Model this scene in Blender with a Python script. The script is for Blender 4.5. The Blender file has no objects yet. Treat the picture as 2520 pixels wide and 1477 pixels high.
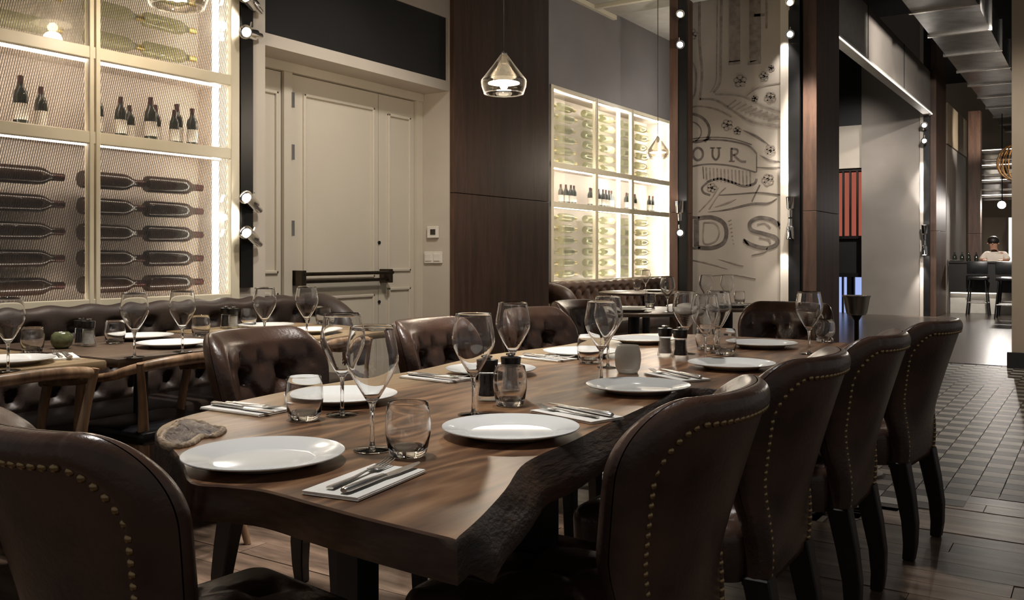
import bpy, bmesh, math, random
from mathutils import Vector, Matrix
random.seed(7)
PI = math.pi
scn = bpy.context.scene
COL = scn.collection

# ------------------------------------------------------------------ camera, world, exposure
ANG = math.radians(33.15); FPX = 2235.0; EYE = 1.13; HOR = 632.0
FX, FY = -math.sin(ANG), math.cos(ANG); RX, RY = math.cos(ANG), math.sin(ANG)
cam_d = bpy.data.cameras.new('camera'); cam = bpy.data.objects.new('camera', cam_d); COL.objects.link(cam)
cam.location = (0, 0, EYE); cam.rotation_euler = (PI/2, 0, ANG)
cam_d.sensor_width = 36; cam_d.lens = FPX/2520*36; cam_d.shift_y = -(738.5-HOR)/2520
cam_d.clip_start = 0.02; cam_d.clip_end = 200
scn.camera = cam
scn.view_settings.view_transform = 'Standard'; scn.view_settings.look = 'None'
scn.view_settings.gamma = 1; scn.view_settings.use_curve_mapping = False
scn.view_settings.exposure = 0.45
scn.cycles.use_denoising = True
scn.cycles.max_bounces = 14; scn.cycles.transmission_bounces = 14; scn.cycles.transparent_max_bounces = 24
scn.cycles.sample_clamp_indirect = 4.0
scn.cycles.caustics_reflective = False; scn.cycles.caustics_refractive = False
world = bpy.data.worlds.new('world'); scn.world = world; world.use_nodes = True
world.node_tree.nodes['Background'].inputs[0].default_value = (1.0, 0.95, 0.90, 1)
world.node_tree.nodes['Background'].inputs[1].default_value = 0.11

def lamp(kind, name, loc, power, color=(1, .87, .74), size=.1, target=None, spot=60, blend=.6):
    d = bpy.data.lights.new(name, kind); d.energy = power; d.color = color
    if kind == 'AREA': d.shape = 'DISK'; d.size = size
    else: d.shadow_soft_size = size
    if kind == 'SPOT': d.spot_size = math.radians(spot); d.spot_blend = blend
    o = bpy.data.objects.new(name, d); COL.objects.link(o); o.location = loc
    if target is not None:
        o.rotation_euler = (Vector(target)-Vector(loc)).to_track_quat('-Z', 'Y').to_euler()
    return o
NEU = (1, .93, .85)
# unseen ceiling spots over tables, aisle and walls, with added fill lamps among them
for y, p in ((1.1, 48), (2.35, 26), (3.5, 32)):
    lamp('SPOT', 'unseen_spot', (-1.75, y+.35, 3.75), p*3.5, (1, .965, .93), .09, (-1.35, y, .76), 48, .8)
for y in (1.7, 2.6, 3.4):
    lamp('SPOT', 'unseen_spot', (-2.9, y, 3.75), 140, NEU, .08, (-3.4, y, .76), 50, .8)
lamp('SPOT', 'unseen_spot', (-2.3, 3.6, 3.7), 150, NEU, .15, (-4.4, 4.65, 1.2), 60, .9)
lamp('SPOT', 'unseen_spot', (-2.2, 6.6, 3.9), 62, NEU, .15, (-3.4, 9.9, 1.9), 46, .9)
lamp('SPOT', 'unseen_spot', (-2.6, 8.0, 3.9), 170, NEU, .04, (-4.3, 9.0, .8), 75, .8)
lamp('SPOT', 'unseen_spot', (.6, 6.3, 4.6), 120, NEU, .12, (.0, 7.0, 0), 55, .9)
lamp('SPOT', 'unseen_spot', (-1.4, 13.0, 4.4), 6000, NEU, .15, (-3.3, 18.6, 1.6), 50, .9)  # added fill lamp, lifts the plain grey pier
lamp('SPOT', 'unseen_spot', (-.9, 7.6, 4.4), 330, NEU, .12, (-.6, 10.4, 1.6), 50, .9)  # added to brighten the tan wall by the aisle
for y in (2.42, 3.2): lamp('SPOT', 'unseen_spot', (-2.35, y, 3.8), 150, NEU, .1, (-2.35, y, .3), 46, .8)
lamp('SPOT', 'unseen_spot', (-.9, 12.5, 4.0), 420, NEU, .1, (-2.75, 14.8, 4.3), 70, .9)  # fill added for the lintel fascia, otherwise too dark
lamp('SPOT', 'unseen_spot', (-3.4, 14.5, 3.6), 300, NEU, .1, (-4.3, 19.0, 3.2), 30, .9)  # added to lighten the pale inner beam beside the pier
lamp('POINT', 'alcove_fill', (-4.25, 10.9, 3.1), 13, NEU, .015)  # added point light hidden behind the mural wall, brightens the alcove
lamp('SPOT', 'unseen_spot', (-2.5, 8.3, 3.0), 42, NEU, .04, (-4.4, 8.9, 3.7), 90, .9)  # added uplight in mid-air for the soffit and grey wall
lamp('SPOT', 'unseen_spot', (-2.66, 9.5, 3.75), 620, NEU, .04, (-2.65, 9.88, 1.2), 40, .9)
lamp('SPOT', 'unseen_spot', (-2.0, 14.5, 4.6), 220, NEU, .15, (-1.8, 15.5, 0), 60, .9)

# ------------------------------------------------------------------ coordinates read off the photograph
def ray(px):
    k = px-1260.0
    return (FPX*FX+k*RX, FPX*FY+k*RY)
def at(px, py, z=.76):
    t = (EYE-z)/(py-HOR); r = ray(px)
    return Vector((r[0]*t, r[1]*t, z))
def atX(px, py, X):
    r = ray(px); t = X/r[0]
    return Vector((X, r[1]*t, EYE-(py-HOR)*t))
def atY(px, py, Y):
    r = ray(px); t = Y/r[1]
    return Vector((r[0]*t, Y, EYE-(py-HOR)*t))

# ------------------------------------------------------------------ materials
def s2l(c):
    return tuple((v/12.92 if v <= .04045 else ((v+.055)/1.055)**2.4) for v in [x/255.0 for x in c])
MATS = {}
def mat(name, rgb, rough=.5, metal=0.0, rgb2=None, nscale=8.0, bump=0.0, bscale=60.0, stretch=(1, 1, 1), emit=0.0, ecol=None, coat=0.0, spec=.5, detail=3.0, lo=.35, hi=.65):
    m = bpy.data.materials.new(name); m.use_nodes = True; nt = m.node_tree; b = nt.nodes['Principled BSDF']
    c1 = s2l(rgb)+(1,)
    b.inputs['Base Color'].default_value = c1; b.inputs['Roughness'].default_value = rough; b.inputs['Metallic'].default_value = metal
    b.inputs['Coat Weight'].default_value = coat; b.inputs['Coat Roughness'].default_value = .12
    b.inputs['Specular IOR Level'].default_value = spec
    if emit: b.inputs['Emission Color'].default_value = (s2l(ecol or rgb)+(1,)); b.inputs['Emission Strength'].default_value = emit
    tc = nt.nodes.new('ShaderNodeTexCoord'); mp = nt.nodes.new('ShaderNodeMapping'); mp.inputs['Scale'].default_value = stretch
    nt.links.new(tc.outputs['Object'], mp.inputs[0])
    n = nt.nodes.new('ShaderNodeTexNoise'); n.inputs['Scale'].default_value = nscale; n.inputs['Detail'].default_value = detail
    nt.links.new(mp.outputs[0], n.inputs['Vector'])
    r = nt.nodes.new('ShaderNodeValToRGB'); r.color_ramp.elements[0].position = lo; r.color_ramp.elements[1].position = hi
    r.color_ramp.elements[0].color = c1
    r.color_ramp.elements[1].color = s2l(rgb2 if rgb2 else tuple(min(255, v*1.06) for v in rgb))+(1,)
    nt.links.new(n.outputs['Fac'], r.inputs[0]); nt.links.new(r.outputs[0], b.inputs['Base Color'])
    if bump:
        n2 = nt.nodes.new('ShaderNodeTexNoise'); n2.inputs['Scale'].default_value = bscale; n2.inputs['Detail'].default_value = 4
        nt.links.new(mp.outputs[0], n2.inputs['Vector'])
        bp = nt.nodes.new('ShaderNodeBump'); bp.inputs['Strength'].default_value = bump; bp.inputs['Distance'].default_value = .01
        nt.links.new(n2.outputs['Fac'], bp.inputs['Height']); nt.links.new(bp.outputs[0], b.inputs['Normal'])
    MATS[name] = m; return m
def emis(name, rgb, strength):
    m = bpy.data.materials.new(name); m.use_nodes = True; nt = m.node_tree; nt.nodes.clear()
    e = nt.nodes.new('ShaderNodeEmission'); o = nt.nodes.new('ShaderNodeOutputMaterial')
    e.inputs[0].default_value = s2l(rgb)+(1,); e.inputs[1].default_value = strength
    nt.links.new(e.outputs[0], o.inputs[0]); MATS[name] = m; return m
def thin_glass(name, tint=(250, 250, 248), ior=1.45, gain=1.0, haze=0.0, hazecol=(230, 230, 226), rough=0.0, edge=.55):
    m = bpy.data.materials.new(name); m.use_nodes = True; nt = m.node_tree; nt.nodes.clear(); N = nt.nodes.new; L = nt.links.new
    out = N('ShaderNodeOutputMaterial'); tr = N('ShaderNodeBsdfTransparent'); tr.inputs[0].default_value = s2l(tint)+(1,)
    gl = N('ShaderNodeBsdfGlossy'); gl.inputs['Roughness'].default_value = rough; gl.inputs[0].default_value = (1, 1, 1, 1)
    fr = N('ShaderNodeFresnel'); fr.inputs[0].default_value = ior
    mu = N('ShaderNodeMath'); mu.operation = 'MULTIPLY'; mu.inputs[1].default_value = gain
    mn = N('ShaderNodeMath'); mn.operation = 'MINIMUM'; mn.inputs[1].default_value = .55; L(mu.outputs[0], mn.inputs[0])
    L(fr.outputs[0], mu.inputs[0]); mx0 = N('ShaderNodeMixShader'); L(mn.outputs[0], mx0.inputs[0]); L(tr.outputs[0], mx0.inputs[1]); L(gl.outputs[0], mx0.inputs[2])
    lw = N('ShaderNodeLayerWeight'); lw.inputs[0].default_value = .5; pw = N('ShaderNodeMath'); pw.operation = 'POWER'; pw.inputs[1].default_value = 9.0; L(lw.outputs['Facing'], pw.inputs[0])
    pm = N('ShaderNodeMath'); pm.operation = 'MULTIPLY'; pm.inputs[1].default_value = edge; L(pw.outputs[0], pm.inputs[0])
    ea = N('ShaderNodeBsdfTranslucent'); ea.inputs[0].default_value = (.95, .95, .95, 1); eb = N('ShaderNodeBsdfDiffuse'); eb.inputs[0].default_value = (.95, .95, .95, 1)  # white diffuse put in toward the silhouette to imitate bright glass edges
    em = N('ShaderNodeMixShader'); em.inputs[0].default_value = .5; L(ea.outputs[0], em.inputs[1]); L(eb.outputs[0], em.inputs[2])
    mx = N('ShaderNodeMixShader'); L(pm.outputs[0], mx.inputs[0]); L(mx0.outputs[0], mx.inputs[1]); L(em.outputs[0], mx.inputs[2])
    last = mx
    if haze:
        df = N('ShaderNodeBsdfTranslucent'); df.inputs[0].default_value = s2l(hazecol)+(1,)
        d2 = N('ShaderNodeBsdfDiffuse'); d2.inputs[0].default_value = s2l(hazecol)+(1,)
        m1 = N('ShaderNodeMixShader'); m1.inputs[0].default_value = .5; L(df.outputs[0], m1.inputs[1]); L(d2.outputs[0], m1.inputs[2])
        m2 = N('ShaderNodeMixShader'); m2.inputs[0].default_value = haze; L(mx.outputs[0], m2.inputs[1]); L(m1.outputs[0], m2.inputs[2]); last = m2
    L(last.outputs[0], out.inputs[0]); MATS[name] = m; return m

def real_glass(name, lo, hi, gloss=1.0):
    # clear face on with a sheen, true refraction in the band toward the silhouette
    m = bpy.data.materials.new(name); m.use_nodes = True; nt = m.node_tree; nt.nodes.clear(); N = nt.nodes.new; L = nt.links.new
    out = N('ShaderNodeOutputMaterial'); tr = N('ShaderNodeBsdfTransparent'); tr.inputs[0].default_value = (.985, .988, .985, 1)
    gl = N('ShaderNodeBsdfGlossy'); gl.inputs['Roughness'].default_value = .02; gl.inputs[0].default_value = (1, 1, 1, 1)
    fr = N('ShaderNodeFresnel'); fr.inputs[0].default_value = 1.5; mu = N('ShaderNodeMath'); mu.operation = 'MULTIPLY'; mu.inputs[1].default_value = gloss; L(fr.outputs[0], mu.inputs[0])
    m0 = N('ShaderNodeMixShader'); L(mu.outputs[0], m0.inputs[0]); L(tr.outputs[0], m0.inputs[1]); L(gl.outputs[0], m0.inputs[2])
    g = N('ShaderNodeBsdfGlass'); g.inputs['IOR'].default_value = 1.5; g.inputs['Roughness'].default_value = 0; g.inputs[0].default_value = (1, 1, 1, 1)
    lw = N('ShaderNodeLayerWeight'); lw.inputs[0].default_value = .5
    mr = N('ShaderNodeMapRange'); mr.inputs['From Min'].default_value = lo; mr.inputs['From Max'].default_value = hi; L(lw.outputs['Facing'], mr.inputs['Value'])
    mx = N('ShaderNodeMixShader'); L(mr.outputs[0], mx.inputs[0]); L(m0.outputs[0], mx.inputs[1]); L(g.outputs[0], mx.inputs[2]); L(mx.outputs[0], out.inputs[0]); MATS[name] = m; return m
real_glass('bowl_glass', -.2, -.1, 1.5); real_glass('solid_glass', -.2, -.1)

def wood_mat(name, dark, mid, light, axis='Y', scale=3.0, rough=.38, bump=.08, rings=6.0, coat=.0, stretchv=None, sap=None):
    m = bpy.data.materials.new(name); m.use_nodes = True; nt = m.node_tree; b = nt.nodes['Principled BSDF']; N = nt.nodes.new; L = nt.links.new
    tc = N('ShaderNodeTexCoord'); mp = N('ShaderNodeMapping')
    st = stretchv or {'X': (.16, 1, 1), 'Y': (1, .16, 1), 'Z': (1, 1, .1)}[axis]
    mp.inputs['Scale'].default_value = st; L(tc.outputs['Object'], mp.inputs[0])
    n0 = N('ShaderNodeTexNoise'); n0.inputs['Scale'].default_value = scale; n0.inputs['Detail'].default_value = 3; L(mp.outputs[0], n0.inputs['Vector'])
    mul = N('ShaderNodeMath'); mul.operation = 'MULTIPLY'; mul.inputs[1].default_value = rings; L(n0.outputs['Fac'], mul.inputs[0])
    fr = N('ShaderNodeMath'); fr.operation = 'PINGPONG'; fr.inputs[1].default_value = .5; L(mul.outputs[0], fr.inputs[0])
    n1 = N('ShaderNodeTexNoise'); n1.inputs['Scale'].default_value = scale*14; n1.inputs['Detail'].default_value = 5; L(mp.outputs[0], n1.inputs['Vector'])
    ad = N('ShaderNodeMath'); ad.operation = 'MULTIPLY_ADD'; ad.inputs[1].default_value = .75; L(fr.outputs[0], ad.inputs[0])
    m3 = N('ShaderNodeMath'); m3.operation = 'MULTIPLY'; m3.inputs[1].default_value = .6; L(n1.outputs['Fac'], m3.inputs[0]); L(m3.outputs[0], ad.inputs[2])
    r = N('ShaderNodeValToRGB'); e = r.color_ramp.elements; e[0].position = .22; e[0].color = s2l(dark)+(1,); e[1].position = .78; e[1].color = s2l(light)+(1,)
    x = e.new(.5); x.color = s2l(mid)+(1,)
    L(ad.outputs[0], r.inputs[0]); L(r.outputs[0], b.inputs['Base Color'])
    if sap:     # pale sapwood along the door-side edge of the slab
        sx = N('ShaderNodeSeparateXYZ'); L(tc.outputs['Object'], sx.inputs[0])
        ns = N('ShaderNodeMath'); ns.operation = 'MULTIPLY_ADD'; ns.inputs[1].default_value = .5; L(n0.outputs['Fac'], ns.inputs[0]); L(sx.outputs['X'], ns.inputs[2])
        mr = N('ShaderNodeMapRange'); mr.inputs['From Min'].default_value = .02; mr.inputs['From Max'].default_value = -.28; L(ns.outputs[0], mr.inputs['Value'])
        mc = N('ShaderNodeMix'); mc.data_type = 'RGBA'; mc.blend_type = 'MIX'; mm = N('ShaderNodeMath'); mm.operation = 'MULTIPLY'; mm.inputs[1].default_value = .8; L(mr.outputs[0], mm.inputs[0]); L(mm.outputs[0], mc.inputs['Factor'])
        L(r.outputs[0], mc.inputs['A']); mc.inputs['B'].default_value = s2l(sap)+(1,); L(mc.outputs['Result'], b.inputs['Base Color'])
    b.inputs['Roughness'].default_value = rough
    b.inputs['Coat Weight'].default_value = coat; b.inputs['Coat Roughness'].default_value = .2
    bp = N('ShaderNodeBump'); bp.inputs['Strength'].default_value = bump; bp.inputs['Distance'].default_value = .005; L(n1.outputs['Fac'], bp.inputs['Height']); L(bp.outputs[0], b.inputs['Normal'])
    MATS[name] = m; return m

mat('plaster', (196, 186, 172), .6, rgb2=(202, 192, 178), nscale=3, bump=.03, bscale=40)
mat('door_paint', (206, 197, 180), .42, rgb2=(210, 201, 184), nscale=2)
mat('grey_paint', (118, 113, 113), .6, rgb2=(126, 121, 120), nscale=1.5)
mat('dark_paint', (26, 25, 25), .5, rgb2=(32, 31, 30), nscale=2)
mat('black_metal', (18, 17, 17), .4, metal=.2, rgb2=(26, 25, 25))
mat('black_ceiling', (16, 15, 15), .8)
mat('mural_plaster', (150, 140, 128), .75, rgb2=(160, 150, 137), nscale=2.2, bump=.06, bscale=25)
mat('chalk_dark', (74, 66, 60), .85, rgb2=(104, 95, 87), nscale=14, detail=6)
mat('chalk_mid', (110, 100, 91), .9, rgb2=(136, 126, 115), nscale=16, detail=6)
mat('cream_frame', (222, 212, 186), .4, rgb2=(228, 218, 192))
mat('cabinet_back', (222, 209, 198), .6, rgb2=(228, 216, 205), nscale=2)
mat('steel', (196, 192, 186), .24, metal=1.0, rgb2=(206, 202, 196))
mat('chrome', (222, 220, 216), .08, metal=1.0)
mat('cutlery', (232, 228, 222), .26, metal=.9, rgb2=(214, 210, 204), nscale=30)
mat('bronze', (70, 62, 54), .3, metal=.9, rgb2=(86, 76, 66))
mat('brass_nail', (176, 152, 116), .34, metal=1.0, rgb2=(140, 116, 84), nscale=20)
mat('leather', (62, 46, 39), .29, rgb2=(94, 70, 58), nscale=7, bump=.12, bscale=90, detail=5, spec=.55)
mat('leather_tan', (80, 60, 48), .42, rgb2=(96, 72, 57), nscale=6, bump=.12, bscale=80, detail=5)
mat('banquette_leather', (52, 42, 38), .42, rgb2=(64, 52, 46), nscale=6, bump=.1, bscale=80, detail=5)
mat('black_leather', (20, 20, 22), .3, rgb2=(28, 28, 30), nscale=6)
mat('leg_wood', (30, 22, 18), .45, rgb2=(40, 30, 24), nscale=20, stretch=(1, 1, .2))
mat('porcelain', (236, 236, 232), .12, rgb2=(240, 240, 236), spec=.6)
mat('linen', (238, 234, 226), .85, rgb2=(246, 242, 234), nscale=30, bump=.1, bscale=300)
mat('salt', (214, 208, 200), .9, rgb2=(232, 228, 222), nscale=120)
mat('pepper', (34, 28, 24), .8, rgb2=(66, 54, 46), nscale=160)
mat('mill_black', (14, 13, 13), .35)
mat('green_glass', (86, 92, 62), .18, rgb2=(120, 124, 86), nscale=26, bump=.4, bscale=40)
mat('bottle_glass', (26, 30, 22), .12, rgb2=(34, 38, 26), spec=.7)
mat('bottle_amber', (46, 30, 24), .14, rgb2=(58, 38, 30), spec=.7)
mat('bottle_pale', (150, 152, 104), .14, rgb2=(168, 168, 120), spec=.7)
mat('foil', (60, 30, 30), .35, metal=.5, rgb2=(80, 44, 40))
mat('foil_gold', (180, 160, 100), .35, metal=.7)
mat('paper', (226, 218, 206), .8, rgb2=(214, 204, 190), nscale=40)
mat('tile_light', (186, 180, 170), .42, rgb2=(170, 164, 154), nscale=9)
mat('tile_dark', (52, 46, 42), .42, rgb2=(66, 58, 52), nscale=9)
mat('tile_mid', (112, 104, 96), .3, rgb2=(98, 90, 82), nscale=9)
mat('concrete', (78, 68, 60), .25, rgb2=(104, 92, 80), nscale=2.5)
mat('subfloor', (40, 34, 30), .7)
mat('galvanised', (92, 90, 88), .3, metal=.9, rgb2=(56, 54, 53), nscale=6, bump=.2, bscale=14)
mat('corrugated', (190, 186, 176), .55, rgb2=(200, 196, 186))
mat('tan_wall', (150, 134, 114), .65, rgb2=(158, 142, 122), nscale=2)
mat('fascia', (150, 134, 112), .55, rgb2=(170, 152, 126), nscale=3, stretch=(1, 1, .2))
mat('wall_grey', (142, 134, 126), .65, rgb2=(150, 142, 134), nscale=2)
mat('bar_dark', (24, 19, 17), .4, rgb2=(32, 26, 22), nscale=6)
mat('skin', (188, 140, 116), .55, rgb2=(196, 148, 122))
mat('shirt', (226, 214, 200), .8, rgb2=(232, 222, 210), nscale=10, bump=.1, bscale=20)
mat('trousers', (26, 26, 30), .8)
mat('hair', (24, 18, 15), .5, rgb2=(34, 26, 20), nscale=40)
mat('wicker', (150, 112, 70), .6, rgb2=(180, 138, 88), nscale=40)
mat('switch_white', (226, 220, 210), .4)
mat('screen_dark', (50, 48, 44), .2)
mat('plinth', (150, 134, 124), .6, rgb2=(160, 144, 132))
wood_mat('walnut_slab', (62, 41, 29), (116, 82, 56), (158, 120, 86), 'Y', 3.2, .34, .05, 13.0, sap=(182, 160, 126))
wood_mat('bark', (30, 22, 18), (54, 40, 32), (90, 67, 51), 'Y', 9, .5, .5, 3.0)
wood_mat('end_grain', (66, 48, 38), (92, 70, 56), (124, 98, 79), 'X', 6, .24, .06, 4.0)
wood_mat('knot_wood', (70, 56, 46), (150, 128, 104), (206, 188, 160), 'X', 12, .4, .4, 4.0)
wood_mat('knot_burl', (56, 44, 38), (108, 94, 84), (150, 138, 126), 'X', 14, .45, .5, 5.0)
wood_mat('walnut_panel', (62, 43, 33), (78, 55, 42), (96, 69, 53), 'Z', 7, .55, .03, 3.0)
wood_mat('plank', (92, 76, 65), (122, 102, 87), (152, 130, 112), 'X', 4, .34, .08, 4.0)
wood_mat('plank_b', (80, 66, 56), (108, 90, 76), (136, 114, 98), 'X', 4, .34, .08, 4.0)
wood_mat('pale_top', (118, 98, 72), (152, 130, 98), (178, 156, 120), 'Y', 4, .4, .05, 5.0)
wood_mat('brown_top', (70, 56, 46), (92, 75, 62), (112, 94, 78), 'Y', 4, .36, .05, 5.0)
wood_mat('chair_wood', (104, 80, 60), (146, 116, 88), (182, 150, 118), 'Z', 6, .35, .03, 4.0)
thin_glass('clear_glass', (251, 252, 251), 1.5, 1.2, edge=.75)
thin_glass('stem_glass', (240, 241, 240), 1.5, 1.6, edge=.7)
thin_glass('pane_glass', (246, 247, 246), 1.45, .6, edge=0)
thin_glass('bottle_clear', (236, 237, 218), 1.45, 1.2, .35, (216, 214, 180))
thin_glass('frosted_glass', (235, 235, 232), 1.45, 1, .62, (226, 222, 214))
emis('led', (255, 244, 228), 14)
emis('led_soft', (255, 238, 222), 16)
emis('glow_dim', (255, 242, 228), 3.0)
emis('led_bright', (255, 246, 230), 40)
emis('bulb', (255, 226, 180), 40)
emis('bulb_disc', (255, 236, 205), 5)
emis('spot_lens', (255, 246, 236), 45)
emis('far_glow', (255, 236, 208), 4)
emis('red_glow', (206, 112, 92), .5)
emis('blue_glow', (165, 182, 240), .9)

def mesh_screen():
    # woven wire behind the cabinet glass: fine slanted wires, open between
    m = bpy.data.materials.new('wire_screen'); m.use_nodes = True; nt = m.node_tree; nt.nodes.clear(); N = nt.nodes.new; L = nt.links.new
    out = N('ShaderNodeOutputMaterial'); tc = N('ShaderNodeTexCoord')
    fac = []
    for rotx, sc in ((math.radians(13), 46.0), (math.radians(-31), 40.0)):
        mp = N('ShaderNodeMapping'); mp.inputs['Rotation'].default_value = (rotx, 0, 0); L(tc.outputs['Object'], mp.inputs[0])
        w = N('ShaderNodeTexWave'); w.wave_type = 'BANDS'; w.bands_direction = 'Y'; w.inputs['Scale'].default_value = sc*.62; w.inputs['Distortion'].default_value = .5; w.inputs['Detail'].default_value = 1
        w.inputs['Detail Scale'].default_value = .6
        L(mp.outputs[0], w.inputs['Vector']); fac.append(w)
    r = N('ShaderNodeValToRGB'); r.color_ramp.elements[0].position = .42; r.color_ramp.elements[1].position = .62
    r.color_ramp.elements[0].color = (0, 0, 0, 1); r.color_ramp.elements[1].color = (1, 1, 1, 1); L(fac[0].outputs['Fac'], r.inputs[0])
    r2 = N('ShaderNodeValToRGB'); r2.color_ramp.elements[0].position = .7; r2.color_ramp.elements[1].position = .9
    r2.color_ramp.elements[0].color = (0, 0, 0, 1); r2.color_ramp.elements[1].color = (.35, .35, .35, 1); L(fac[1].outputs['Fac'], r2.inputs[0])
    mxx = N('ShaderNodeMath'); mxx.operation = 'MAXIMUM'; L(r.outputs[0], mxx.inputs[0]); L(r2.outputs[0], mxx.inputs[1])
    sc_ = N('ShaderNodeMath'); sc_.operation = 'MULTIPLY'; sc_.inputs[1].default_value = .55; L(mxx.outputs[0], sc_.inputs[0])
    tr = N('ShaderNodeBsdfTransparent'); tr.inputs[0].default_value = (.94, .94, .93, 1)
    p = N('ShaderNodeBsdfPrincipled'); p.inputs['Base Color'].default_value = s2l((104, 98, 92))+(1,); p.inputs['Metallic'].default_value = .5; p.inputs['Roughness'].default_value = .4
    mx = N('ShaderNodeMixShader'); L(sc_.outputs[0], mx.inputs[0]); L(tr.outputs[0], mx.inputs[1]); L(p.outputs[0], mx.inputs[2]); L(mx.outputs[0], out.inputs[0])
    MATS['wire_screen'] = m
mesh_screen()

# ------------------------------------------------------------------ mesh helpers
def mesh_of(bm, name='m', smooth=False, angle=None):
    me = bpy.data.meshes.new(name); bmesh.ops.recalc_face_normals(bm, faces=bm.faces[:]); bm.to_mesh(me); bm.free()
    if smooth:
        me.polygons.foreach_set('use_smooth', [True]*len(me.polygons))
        if angle: me.set_sharp_from_angle(angle=math.radians(angle))
    return me
def link(name, me, m=None, parent=None, loc=None, rot=None, label=None, cat=None, group=None, kind=None):
    o = bpy.data.objects.new(name, me); COL.objects.link(o)
    if m and me is not None and len(me.materials) == 0: me.materials.append(MATS[m])
    if parent: o.parent = parent
    if loc is not None: o.location = loc
    if rot is not None: o.rotation_euler = rot if hasattr(rot, '__len__') else (0, 0, rot)
    if label: o['label'] = label
    if cat: o['category'] = cat
    if group: o['group'] = group
    if kind: o['kind'] = kind
    return o
def thing(name, label, cat, loc=(0, 0, 0), rot=0.0, group=None, kind=None):
    return link(name, None, None, None, loc, rot, label, cat, group, kind)
def copy_tree(o, parent=None):
    c = o.copy(); COL.objects.link(c)
    if parent: c.parent = parent
    for ch in o.children: copy_tree(ch, c)
    return c
def retag(o, loc=None, rot=None, label=None, group=None):
    if loc is not None: o.location = loc
    if rot is not None: o.rotation_euler = (0, 0, rot)
    if label: o['label'] = label
    if group: o['group'] = group
    return o
def add_box(bm, c, s, rot=None, bevel=0.0):
    r = bmesh.ops.create_cube(bm, size=1.0); vs = r['verts']
    bmesh.ops.scale(bm, vec=s, verts=vs)
    if bevel:
        es = list({e for v in vs for e in v.link_edges})
        rb = bmesh.ops.bevel(bm, geom=es, offset=bevel, segments=2, affect='EDGES', profile=.5)
        vs = list({v for f in rb['faces'] for v in f.verts} | {v for v in vs if v.is_valid})
    if rot is not None: bmesh.ops.rotate(bm, cent=(0, 0, 0), matrix=rot, verts=vs)
    bmesh.ops.translate(bm, vec=c, verts=vs)
    return vs
def box(name, lo, hi, m, parent=None, bevel=0.0, **k):
    bm = bmesh.new(); c = [(a+b)/2 for a, b in zip(lo, hi)]; s = [abs(b-a) for a, b in zip(lo, hi)]
    add_box(bm, (0, 0, 0), s, bevel=bevel)
    return link(name, mesh_of(bm, name), m, parent, c, **k)
def add_lathe(bm, prof, seg=24, M=None):
    rings = []
    for r, z in prof:
        if r < 1e-6: rings.append([bm.verts.new((0, 0, z))])
        else: rings.append([bm.verts.new((r*math.cos(2*PI*i/seg), r*math.sin(2*PI*i/seg), z)) for i in range(seg)])
    for a, b in zip(rings, rings[1:]):
        for i in range(seg):
            j = (i+1) % seg
            if len(a) == 1 and len(b) == 1: continue
            if len(a) == 1: bm.faces.new((a[0], b[i], b[j]))
            elif len(b) == 1: bm.faces.new((a[i], a[j], b[0]))
            else: bm.faces.new((a[i], a[j], b[j], b[i]))
    vs = [v for r in rings for v in r]
    if M is not None: bmesh.ops.transform(bm, matrix=M, verts=vs)
    return vs
def lathe(prof, seg=24, smooth=True, angle=40):
    bm = bmesh.new(); add_lathe(bm, prof, seg); return mesh_of(bm, 'lathe', smooth, angle)
def add_tube(bm, pts, rad, seg=10, flat=1.0, cap=True):
    pts = [Vector(p) for p in pts]; n = len(pts); rings = []
    up = Vector((0, 0, 1))
    for i, p in enumerate(pts):
        t = (pts[min(i+1, n-1)]-pts[max(i-1, 0)]).normalized()
        u = up if abs(t.dot(up)) < .95 else Vector((1, 0, 0))
        a = t.cross(u).normalized(); b = a.cross(t).normalized()
        r = rad[i] if hasattr(rad, '__len__') else rad
        rings.append([bm.verts.new(p+a*(r*math.cos(2*PI*k/seg))+b*(r*flat*math.sin(2*PI*k/seg))) for k in range(seg)])
    for A, B in zip(rings, rings[1:]):
        for k in range(seg):
            j = (k+1) % seg; bm.faces.new((A[k], A[j], B[j], B[k]))
    if cap: bm.faces.new(rings[0][::-1]); bm.faces.new(rings[-1])
def tube(pts, rad, seg=10, flat=1.0, smooth=True):
    bm = bmesh.new(); add_tube(bm, pts, rad, seg, flat); return mesh_of(bm, 'tube', smooth, 50)
def add_post(bm, pts, sizes):
    # square post through the points, half sizes per point
    rings = []
    for p, s in zip(pts, sizes):
        sx, sy = s if hasattr(s, '__len__') else (s, s)
        rings.append([bm.verts.new((p[0]+a*sx, p[1]+b*sy, p[2])) for a, b in ((-1, -1), (1, -1), (1, 1), (-1, 1))])
    for A, B in zip(rings, rings[1:]):
        for k in range(4): bm.faces.new((A[k], A[(k+1) % 4], B[(k+1) % 4], B[k]))
    bm.faces.new(rings[0][::-1]); bm.faces.new(rings[-1])
def post(pts, sizes):
    bm = bmesh.new(); add_post(bm, pts, sizes)
    es = [e for e in bm.edges]; bmesh.ops.bevel(bm, geom=es, offset=.004, segments=1, affect='EDGES')
    return mesh_of(bm, 'post')
def add_prism(bm, poly, z0, z1):
    a = [bm.verts.new((x, y, z0)) for x, y in poly]; b = [bm.verts.new((x, y, z1)) for x, y in poly]; n = len(poly)
    for i in range(n): bm.faces.new((a[i], a[(i+1) % n], b[(i+1) % n], b[i]))
    bm.faces.new(b); bm.faces.new(a[::-1])
def sstep(a, b, x):
    t = max(0., min(1., (x-a)/(b-a))); return t*t*(3-2*t)
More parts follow.
